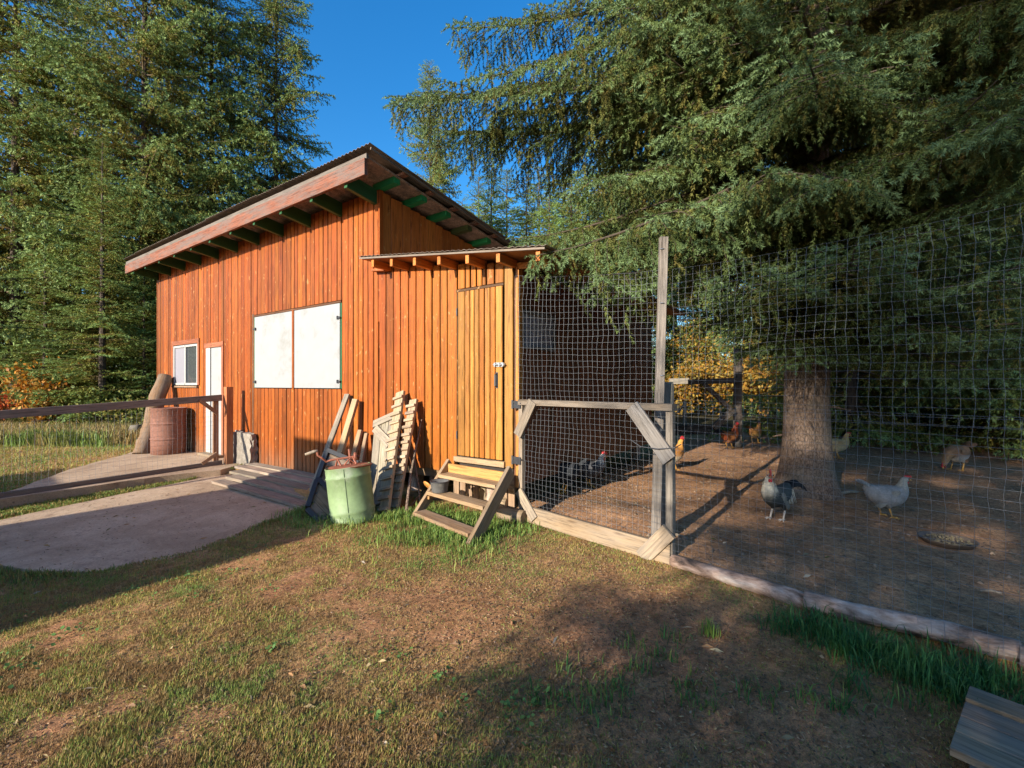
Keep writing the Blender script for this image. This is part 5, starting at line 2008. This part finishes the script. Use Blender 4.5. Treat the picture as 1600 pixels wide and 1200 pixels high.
    for sg in (-1, 1):
        V2, F2, C2 = [], [], []
        for k in range(7):
            y0 = (.088 - .004 * k) * sg
            x0, z0 = .075 - .018 * k, .285 - .008 * k
            Lf, wf_ = .15 - .006 * k, .032
            b0 = len(V2)
            for q in np.linspace(0, 1, 6):
                ww = wf_ * math.sin(min(1, q * 1.15 + .1) * math.pi) ** .6 + .002
                xx, zz = x0 - Lf * q, z0 - .05 * q - .012 * k + .0 * q
                yy = y0 * (1.12 - .45 * q * q) + sg * .004 * (k % 2)
                V2 += [(xx, yy, zz + ww), (xx, yy + sg * .008, zz), (xx, yy, zz - ww)]
                C2 += [wc * rg.uniform(.75, 1.2)] * 3
            for q in range(5):
                a = b0 + q * 3
                F2 += [(a, a + 1, a + 4, a + 3), (a + 1, a + 2, a + 5, a + 4)]
        link(bpy.data.objects.new('wing', colour_mesh('wing', V2, F2, np.array(C2), M_FEATHER)), t, M)
    # tail: a fan of curved feathers
    V2, F2, C2 = [], [], []
    nf = 13 if rooster else 9
    for k in range(nf):
        g = k / (nf - 1) - .5
        L_ = (.26 if rooster else .12) * (1 - .5 * abs(g)) * rg.uniform(.85, 1.1)
        b0 = len(V2)
        el0 = (1.0 if rooster else .75) - .3 * abs(g)
        for q in np.linspace(0, 1, 8):
            el = el0 - (2.0 if rooster else .3) * q
            if q == 0:
                px, pz = -.17, .33
            else:
                px -= math.cos(el) * L_ / 7
                pz += math.sin(el) * L_ / 7
            yy = g * (.10 + .10 * q)
            ww = .017 * math.sin(min(1, q * .9 + .12) * math.pi) ** .7 + .002
            V2 += [(px, yy, pz + ww), (px, yy + .004, pz), (px, yy, pz - ww)]
            C2 += [np.array(tailc) * rg.uniform(.7, 1.4)] * 3
        for q in range(7):
            a = b0 + q * 3
            F2 += [(a, a + 1, a + 4, a + 3), (a + 1, a + 2, a + 5, a + 4)]
    link(bpy.data.objects.new('tail', colour_mesh('tail', V2, F2, np.array(C2), M_FEATHER)), t, M)
    if rooster:      # long saddle and neck hackles
        V2, F2, C2 = [], [], []
        for k in range(90):
            th = rg.uniform(-1.9, 1.9)
            neckf = k < 55
            if neckf:
                x0, z0, rad, Lf = .13 + rg.uniform(-.01, .01), rg.uniform(.33, .42), .055, .10
            else:
                x0, z0, rad, Lf = rg.uniform(-.17, -.06), .315, .06, .14
            y0 = rad * math.sin(th)
            xb = x0 - (rad * math.cos(th) * .8 if neckf else 0)
            if neckf and rg.random() < .5:
                xb = x0 + rad * math.cos(th) * .8
            b0 = len(V2)
            for q in (0, .5, 1):
                ww = .008 * (1 - q * .9)
                V2 += [(xb - .02 * q - ww, y0 * (1 + .5 * q), z0 - Lf * q), (xb - .02 * q + ww, y0 * (1 + .5 * q), z0 - Lf * q)]
                C2 += [np.array(neck) * rg.uniform(.6, 1.15)] * 2
            F2 += [(b0, b0 + 1, b0 + 3, b0 + 2), (b0 + 2, b0 + 3, b0 + 5, b0 + 4)]
        kind(link(bpy.data.objects.new('hackle', colour_mesh('hackle', V2, F2, np.array(C2), M_FEATHER)), bo, M), 'stuff')
    lm = leg or M_LEG_Y
    for sg, fx in ((-1, .02), (1, -.03)):
        lb = MB()
        hip = Vector((-.005, .05 * sg, .19))
        hock = Vector((fx - .02, .052 * sg, .105))
        ank = Vector((fx + .01, .055 * sg, .012))
        lb.tube([hock + Vector((0, 0, .012)), hock, hock.lerp(ank, .5), ank], [.012, .011, .009, .010], 8)
        for ang, ln in ((0, .065), (.6, .055), (-.6, .055), (math.pi, .03)):
            e = ank + Vector((math.cos(ang), math.sin(ang), 0)) * ln
            lb.tube([ank + Vector((0, 0, .0)), ank.lerp(e, .6) + Vector((0, 0, .002)), Vector((e.x, e.y, .003))], [.008, .006, .002], 6)
        lo = part('leg', lb, lm)
        Vt, Ft = loft([((hip.x + .0, hip.y, hip.z + .03), (0, 0, -1), .03, .04), ((hip.x, hip.y, hip.z), (0, 0, -1), .036, .045), ((hip.lerp(hock, .6).x, hip.y, hip.lerp(hock, .6).z), (0, 0, -1), .024, .028), ((hock.x, hock.y, hock.z), (0, 0, -1), .011, .012)], 10)
        link(bpy.data.objects.new('thigh', colour_mesh('thigh', [v for v in Vt], Ft, np.tile(np.array(belly) * .9, (len(Vt), 1)), M_FEATHER)), t, M)
    return t


def gpos(u, v):
    p = gp(u, v, .06)
    for _ in range(6):
        p = gp(u, v, float(ground_z(p.x, p.y)))
    return p


CREAM, WHITE, BLACK, RUST, GINGER = (.50, .43, .32), (.50, .50, .50), (.018, .02, .024), (.20, .075, .025), (.34, .15, .04)
p = gpos(1214, 812)
bird('rooster', 'cream-necked rooster with black tail standing left of the great trunk', 'rooster', p, R(205), .93, (.05, .06, .06), (.62, .54, .40), BLACK, (.035, .04, .04), True, R(45), leg=M_LEG_W, wingc=(.20, .185, .15))
p = gpos(1385, 808)
bird('hen', 'pale grey-white hen standing on a sunny patch right of the trunk', 'hen', p, R(-12), .92, (.28, .265, .25), (.35, .32, .26), (.26, .25, .24), (.28, .27, .26), wingc=(.27, .25, .21))
p = gpos(1050, 735)
bird('hen', 'ginger hen with bright red comb peeking out behind the gate stile', 'hen', p, R(25), 1.08, GINGER, (.55, .26, .06), RUST, (.52, .42, .28), comb=1.8)
p = gpos(1140, 700)
bird('rooster', 'rust and black rooster at the back below the shelter frame', 'rooster', p, R(10), .98, RUST, (.36, .08, .03), BLACK, (.10, .04, .02), True)
p = gpos(1180, 692)
bird('hen', 'ginger hen pecking in dappled shade at the back of the run', 'hen', p, R(35), 1.0, GINGER, GINGER, RUST, (.5, .32, .12))
p = gpos(1306, 716)
bird('hen', 'buff hen half hidden behind the right side of the trunk', 'hen', p, R(-15), 1.05, (.48, .33, .16), (.5, .32, .12), RUST, (.5, .4, .25))
p = gpos(1495, 735)
bird('hen', 'brown-backed hen pecking in deep shade at the right', 'hen', p, R(195), 1.1, (.28, .14, .07), (.35, .2, .1), (.2, .1, .05), (.45, .4, .35), peck=True)
p = gpos(921, 760)
bird('hen', 'speckled grey hen with red comb in the coop shade behind the gate mesh', 'hen', p, R(-15), 1.0, (.05, .05, .055), (.40, .40, .38), BLACK, (.06, .06, .06), comb=1.7)
p = gpos(880, 770)
bird('hen', 'black hen in the coop shade just behind the gate mesh', 'hen', p, R(165), 1.1, BLACK, BLACK, BLACK, BLACK)

# ------------------------------------------------------------------ grass, weeds, litter
def blades(X, Y, h, w, leanmax, colr, rg, zoff=0.0, quad=False):
    n = len(X)
    Z = ground_z(X, Y) - .004 + zoff
    a = rg.uniform(0, 6.283, n)
    ln = rg.uniform(.15, 1, n) * leanmax
    dx, dy = np.cos(a) * ln, np.sin(a) * ln
    sa = a + 1.57 + rg.normal(0, .4, n)
    sx, sy = np.cos(sa) * w / 2, np.sin(sa) * w / 2
    if not quad:
        V = np.stack([np.c_[X - sx, Y - sy, Z], np.c_[X + sx, Y + sy, Z], np.c_[X + dx * h, Y + dy * h, Z + h * np.sqrt(np.maximum(.05, 1 - ln ** 2 * .8))]], 1).reshape(-1, 3)
        T = np.arange(n * 3).reshape(-1, 3)
        return V, T, np.repeat(colr, 3, 0)
    m = .55
    hz = h * np.sqrt(np.maximum(.08, 1 - ln ** 2 * .75))
    k1x, k1y = X + dx * h * .35, Y + dy * h * .35
    V = np.stack([np.c_[X - sx, Y - sy, Z], np.c_[X + sx, Y + sy, Z], np.c_[k1x + sx * .8, k1y + sy * .8, Z + hz * .7], np.c_[k1x - sx * .8, k1y - sy * .8, Z + hz * .7], np.c_[X + dx * h * 1.0, Y + dy * h, Z + hz * (1 - .25 * ln)]], 1).reshape(-1, 3)
    k = np.arange(n)[:, None] * 5
    T = np.r_[np.c_[k, k + 1, k + 2], np.c_[k, k + 2, k + 3], np.c_[k + 3, k + 2, k + 4]]
    return V, T, np.repeat(colr, 5, 0)


def stuff_obj(name, parts, mat):
    Vs, Ts, Cs, b_ = [], [], [], 0
    for V, T, Cc in parts:
        Vs.append(V)
        Ts.append(T + b_)
        Cs.append(Cc)
        b_ += len(V)
    me = tri_mesh(name, np.concatenate(Vs), np.concatenate(Ts), [mat], np.concatenate(Cs))
    o = bpy.data.objects.new(name, me)
    link(o)
    return kind(o, 'stuff')


def in_poly(X, Y, poly):
    r = np.zeros(len(X), bool)
    n = len(poly)
    for i in range(n):
        x1, y1 = poly[i][0], poly[i][1]
        x2, y2 = poly[(i + 1) % n][0], poly[(i + 1) % n][1]
        c = ((y1 > Y) != (y2 > Y)) & (X < (x2 - x1) * (Y - y1) / (y2 - y1 + 1e-12) + x1)
        r ^= c
    return r


PATHP = [gp(u, v, -.095) for u, v in [(-260, 842), (0, 813), (70, 797), (130, 784), (290, 752), (350, 737), (420, 758), (492, 800), (430, 822), (300, 872), (160, 893), (75, 893), (0, 884), (-260, 880)]]
APRP = [gp(u, v, 0) for u, v in [(-40, 786), (45, 757), (110, 733), (205, 707), (250, 695), (345, 693), (392, 722), (345, 734), (250, 744), (120, 763)]]
BWP = [W(2.1, 0, 0), W(5.4, 0, 0), W(5.1, .95, 0), W(2.0, .95, 0)]


def free(X, Y):
    e = (X - C0.x) * NV.x + (Y - C0.y) * NV.y
    t = (X - C0.x) * DV.x + (Y - C0.y) * DV.y
    inside = (e < .02) & (t > -.02) & (t < 9.95)
    return ~(in_poly(X, Y, PATHP) | in_poly(X, Y, APRP) | in_poly(X, Y, BWP) | inside) & (run_mask(X, Y) < .5)


TURF = np.array([[.30, .27, .066], [.37, .29, .085], [.24, .28, .06], [.41, .285, .10], [.19, .26, .054], [.34, .20, .085]])
GREENS = np.array([[.13, .23, .045], [.18, .27, .055], [.11, .19, .042], [.25, .30, .075]])
STRAW = np.array([[.42, .29, .12], [.36, .25, .10], [.30, .24, .09], [.2, .2, .06]])
rg = np.random.default_rng(77)
parts = []
# short worn turf, densest near the camera
N = 640000
Yd = 1.5 + (rg.random(N) ** 1.7) * 5.6
Xd = (rg.random(N) * 2 - 1) * (Yd * 1.18 + .25)
g = grass_amount(Xd, Yd)
keep = (rg.random(N) < .04 + .96 * g) & free(Xd, Yd)
Xd, Yd, g = Xd[keep], Yd[keep], g[keep]
print('turf blades', len(Xd))
gn = fbm(Xd * 2.3, Yd * 2.3, 61, 3)
ci = TURF[rg.integers(0, len(TURF), len(Xd))] * rg.uniform(.7, 1.3, (len(Xd), 1))
gi = GREENS[rg.integers(0, len(GREENS), len(Xd))]
mixg = (sstep(.52, .72, gn) * .8)[:, None]
ci = ci * (1 - mixg) + gi * mixg
pn = fbm(Xd * 11, Yd * 11, 65, 3)
DEAD = np.array([.33, .18, .085])
pk = (sstep(.5, .62, pn) * .75)[:, None]
ci = ci * (1 - pk) + DEAD * rg.uniform(.5, 1.25, (len(Xd), 1)) * pk
hh = rg.uniform(.007, .024, len(Xd)) * (.7 + .8 * g)
parts.append(blades(Xd, Yd, hh, np.full(len(Xd), .0035) + .0008 * Yd, .95, ci, rg))
# green strip by the steps, drum and slab edge
N = 30000
tt = rg.uniform(-.6, 3.4, N)
ee = np.abs(rg.normal(.62, .34, N)) + .05
Pq = np.c_[C0.x + DV.x * tt + NV.x * ee, C0.y + DV.y * tt + NV.y * ee]
k = free(Pq[:, 0], Pq[:, 1]) & (rg.random(N) < sstep(.3, .55, fbm(Pq[:, 0] * 3, Pq[:, 1] * 3, 71, 3)) * sstep(-.62, .15, tt) * sstep(3.5, 2.7, tt))
Pq = Pq[k]
n = len(Pq)
parts.append(blades(Pq[:, 0], Pq[:, 1], rg.uniform(.03, .11, n), np.full(n, .006), .9, GREENS[rg.integers(0, 4, n)] * rg.uniform(.7, 1.3, (n, 1)), rg, quad=True))
# slab margins
N = 30000
idx = rg.integers(0, len(PATHP) - 1, N)
f = rg.random(N)
A = np.array([[p.x, p.y] for p in PATHP])
off = rg.normal(0, 1, (N, 2)) * np.where(rg.random(N) < .5, .07, .22)[:, None]
Pq = A[idx] * (1 - f[:, None]) + A[(idx + 1)] * f[:, None]
dens = sstep(.42, .6, fbm(Pq[:, 0] * 2.2, Pq[:, 1] * 2.2, 81, 3))
Pq = Pq + off
k = free(Pq[:, 0], Pq[:, 1]) & (rg.random(N) < .12 + .88 * dens)
Pq = Pq[k]
n = len(Pq)
parts.append(blades(Pq[:, 0], Pq[:, 1], rg.uniform(.012, .05, n) * (.6 + .9 * dens[k]), np.full(n, .006), .95, np.r_[GREENS, TURF][rg.integers(0, 10, n)] * rg.uniform(.6, 1.2, (n, 1)), rg, quad=True))
N = 14000
f, q_ = rg.random(N), rg.random(N)
U = -60 + 370 * f
Vv = (788 - 43 * f) * (1 - q_) + (818 - 68 * f) * q_
Yq = F * (CAM_H + .11) / (Vv - 600)
Xq = (U - 800) / F * Yq
k = free(Xq, Yq)
Xq, Yq = Xq[k], Yq[k]
n = len(Xq)
parts.append(blades(Xq, Yq, rg.uniform(.03, .075, n), np.full(n, .009), .9, np.r_[GREENS, TURF][rg.integers(0, 10, n)] * rg.uniform(.7, 1.3, (n, 1)), rg, quad=True))
# far left lawn and the tall straw at its back
N = 60000
Yd = rg.uniform(5.5, 13.5, N)
Xd = rg.uniform(-15.5, -4.2, N)
k = free(Xd, Yd)
Xd, Yd = Xd[k], Yd[k]
n = len(Xd)
gn = sstep(.42, .62, fbm(Xd * .9, Yd * .9, 91, 3))[:, None]
ci = TURF[rg.integers(0, 6, n)] * (1 - gn) + GREENS[rg.integers(0, 4, n)] * gn
parts.append(blades(Xd, Yd, rg.uniform(.04, .09, n), np.full(n, .014), .9, ci * rg.uniform(.8, 1.3, (n, 1)), rg))
N = 16000
Yd = rg.uniform(10.2, 12.6, N)
Xd = rg.uniform(-15.0, -7.2, N)
k = free(Xd, Yd)
Xd, Yd = Xd[k], Yd[k]
n = len(Xd)
gn = sstep(.36, .52, fbm(Xd * .8, Yd * .8, 95, 3))[:, None]
ci = STRAW[rg.integers(0, 4, n)] * gn + GREENS[rg.integers(0, 4, n)] * (1 - gn)
parts.append(blades(Xd, Yd, rg.uniform(.2, .5, n), np.full(n, .018), .8, ci * rg.uniform(.7, 1.2, (n, 1)), rg, quad=True))
stuff_obj('grass', parts, M_GRASS)

# long dark grass along the log and loose tufts in the foreground
parts = []
LONG = np.array([[.05, .15, .035], [.065, .18, .045], [.04, .12, .03], [.10, .19, .05]])


def tuft(u, v, n, r, h0, h1, colset, w=.006, ln=.9):
    p = gp(u, v)
    X = p.x + rg.normal(0, r, n)
    Y_ = p.y + rg.normal(0, r * .8, n)
    k = run_mask(X, Y_) < .5
    X, Y_ = X[k], Y_[k]
    n = len(X)
    parts.append(blades(X, Y_, rg.uniform(h0, h1, n), np.full(n, w) * rg.uniform(.6, 1.3, n), ln, colset[rg.integers(0, len(colset), n)] * rg.uniform(.7, 1.3, (n, 1)), rg, quad=True))


for k in range(26):
    f = k / 25
    tuft(1225 + 340 * f + rg.normal(0, 8), 985 + 95 * f + rg.normal(0, 14), 75, .08, .05, .15, LONG, .006, 1.05)
for k in range(10):
    tuft(1310 + 230 * rg.random(), 1010 + 80 * rg.random(), 50, .06, .06, .15, LONG, .006)
tuft(1108, 996, 60, .022, .05, .12, GREENS, .005, .6)
for (u, v, n, r) in ((985, 1010, 40, .05), (1040, 1030, 50, .06), (1000, 1050, 40, .05), (1070, 1080, 45, .06), (960, 1080, 60, .06), (930, 1110, 70, .07), (870, 1100, 60, .06), (1180, 1090, 50, .06), (1260, 1100, 40, .05), (1090, 1105, 40, .05), (900, 1050, 40, .06), (1320, 1110, 40, .05), (1420, 1100, 50, .06), (1050, 1000, 30, .05), (460, 800, 160, .08), (470, 822, 120, .08)):
    tuft(u, v, n, r, .03, .09, GREENS if v < 900 else np.r_[GREENS, LONG], .0055)
stuff_obj('long_grass', parts, M_GRASS)

# broad-leaved weeds: rosettes of small rounded leaves
parts = []
def weed(u, v, n, r, size, cols=((.13, .24, .06), (.17, .28, .075), (.10, .19, .055))):
    p = gp(u, v)
    r *= 1.3
    for k in range(n):
        a, q = rg.uniform(0, 6.28), abs(rg.normal(0, r))
        c = np.array([p.x + math.cos(a) * q, p.y + math.sin(a) * q, 0])
        c[2] = float(ground_z(c[0], c[1])) + rg.uniform(.01, .035)
        s_ = size * rg.uniform(.3, .75)
        tl = rg.normal(0, .35, 2)
        ring = []
        for j in range(7):
            th = j / 7 * 6.283
            ring.append(c + np.array([math.cos(th) * s_, math.sin(th) * s_, tl[0] * math.cos(th) * s_ + tl[1] * math.sin(th) * s_]))
        V = np.array([c - [0, 0, s_ * .15]] + ring)
        T = np.array([[0, j + 1, (j + 1) % 7 + 1] for j in range(7)])
        cc = np.array(cols[rg.integers(0, len(cols))]) * rg.uniform(.7, 1.25)
        parts.append((V, T, np.tile(cc, (8, 1))))
for (u, v, n, r, s_) in ((420, 1016, 22, .035, .013), (680, 1062, 24, .04, .014), (835, 1108, 60, .08, .015), (790, 1115, 30, .06, .015), (600, 1020, 20, .045, .012), (625, 1030, 14, .03, .012), (715, 1105, 12, .03, .013), (590, 1128, 24, .05, .015), (290, 900, 45, .12, .014), (210, 915, 40, .12, .013), (370, 890, 40, .12, .013), (30, 960, 30, .10, .014), (20, 1040, 60, .12, .014), (110, 985, 40, .1, .013), (300, 935, 40, .12, .013), (400, 855, 30, .1, .012), (700, 830, 40, .12, .012), (560, 850, 50, .16, .011), (820, 830, 40, .1, .012), (430, 925, 26, .1, .012)):
    weed(u, v, n, r, s_)
stuff_obj('broadleaf_weeds', parts, M_GRASS)

# wood chips, dry bits and fallen leaves
def chips(N, colset, size, region, thick=.004, zc=None):
    X, Y_ = region(N)
    Z = (ground_z(X, Y_) if zc is None else zc) + rg.uniform(.001, .008, len(X))
    n = len(X)
    a = rg.uniform(0, 6.283, n)
    l, w = size * rg.uniform(.5, 1.6, n), size * rg.uniform(.15, .35, n)
    ca, sa = np.cos(a), np.sin(a)
    tz = rg.normal(0, .25, n)
    V = np.stack([np.c_[X + ca * l, Y_ + sa * l, Z + tz * l], np.c_[X - sa * w, Y_ + ca * w, Z + thick], np.c_[X - ca * l, Y_ - sa * l, Z - tz * l * .5 + .002], np.c_[X + sa * w, Y_ - ca * w, Z]], 1).reshape(-1, 3)
    k = np.arange(n)[:, None] * 4
    T = np.r_[np.c_[k, k + 1, k + 2], np.c_[k, k + 2, k + 3]]
    cc = np.array(colset)[rg.integers(0, len(colset), n)] * rg.uniform(.6, 1.2, (n, 1))
    return V, T, np.repeat(cc, 4, 0)


def reg_front(N):
    Y_ = 1.5 + rg.random(N) ** 1.4 * 3.4
    X = rg.normal(.35, 1.15, N)
    k = free(X, Y_)
    return X[k], Y_[k]


def reg_run(N):
    X, Y_ = rg.uniform(.3, 7, N), rg.uniform(2.2, 9, N)
    k = (run_mask(X, Y_) > .8)
    return X[k], Y_[k]


def reg_all(N):
    Y_ = 1.5 + rg.random(N) ** 1.3 * 4
    X = (rg.random(N) * 2 - 1) * Y_ * 1.15
    k = free(X, Y_)
    return X[k], Y_[k]


parts = [chips(26000, [(.42, .28, .16), (.30, .19, .11), (.2, .13, .08), (.12, .08, .05)], .008, reg_front),
         chips(16000, [(.36, .26, .17), (.25, .17, .11), (.13, .09, .06), (.2, .19, .12)], .012, reg_run),
         chips(9000, [(.36, .27, .13), (.24, .17, .09), (.14, .09, .05)], .009, reg_all)]
def reg_path(N):
    X, Y_ = rg.uniform(-6.5, -1.5, N), rg.uniform(2.9, 6.6, N)
    k = in_poly(X, Y_, PATHP)
    return X[k], Y_[k]


parts.append(chips(1500, [(.22, .14, .08), (.14, .09, .06), (.3, .24, .12), (.16, .15, .06)], .011, reg_path, .004, -.094))
parts.append(chips(60, [(.40, .24, .08), (.3, .26, .1), (.34, .2, .1)], .026, reg_path, .01, -.094))
stuff_obj('wood_chips', parts, M_LEAF)
parts = [chips(110, [(.46, .24, .10), (.5, .38, .2), (.38, .2, .1), (.55, .47, .36)], .024, reg_all, .012),
         chips(60, [(.2, .26, .08), (.4, .34, .2), (.5, .42, .3)], .03, reg_run, .012)]
stuff_obj('fallen_leaves', parts, M_LEAF)
def clod_field(N, region, s0, s1):
    out = []
    X, Y_ = region(N)
    for x_, y_ in zip(X, Y_):
        s_ = rg.uniform(s0, s1)
        P = np.array([[1, 0, 0], [0, 1, 0], [-1, 0, 0], [0, -1, 0], [0, 0, .8], [.5, .5, .5], [-.5, -.4, .5]]) * s_ * rg.uniform(.6, 1.2, (7, 3))
        P += [x_, y_, float(ground_z(x_, y_)) - s_ * .1]
        T = np.array([[0, 1, 5], [1, 4, 5], [4, 0, 5], [1, 2, 4], [2, 6, 4], [2, 3, 6], [3, 4, 6], [3, 0, 4]])
        out.append((P, T, np.tile(np.array([.24, .165, .11]) * rg.uniform(.7, 1.3), (7, 1))))
    return out
stuff_obj('soil_clods', clod_field(1500, reg_run, .008, .028) + clod_field(260, reg_front, .004, .012), attr_mat('dry clods', .95, .1))
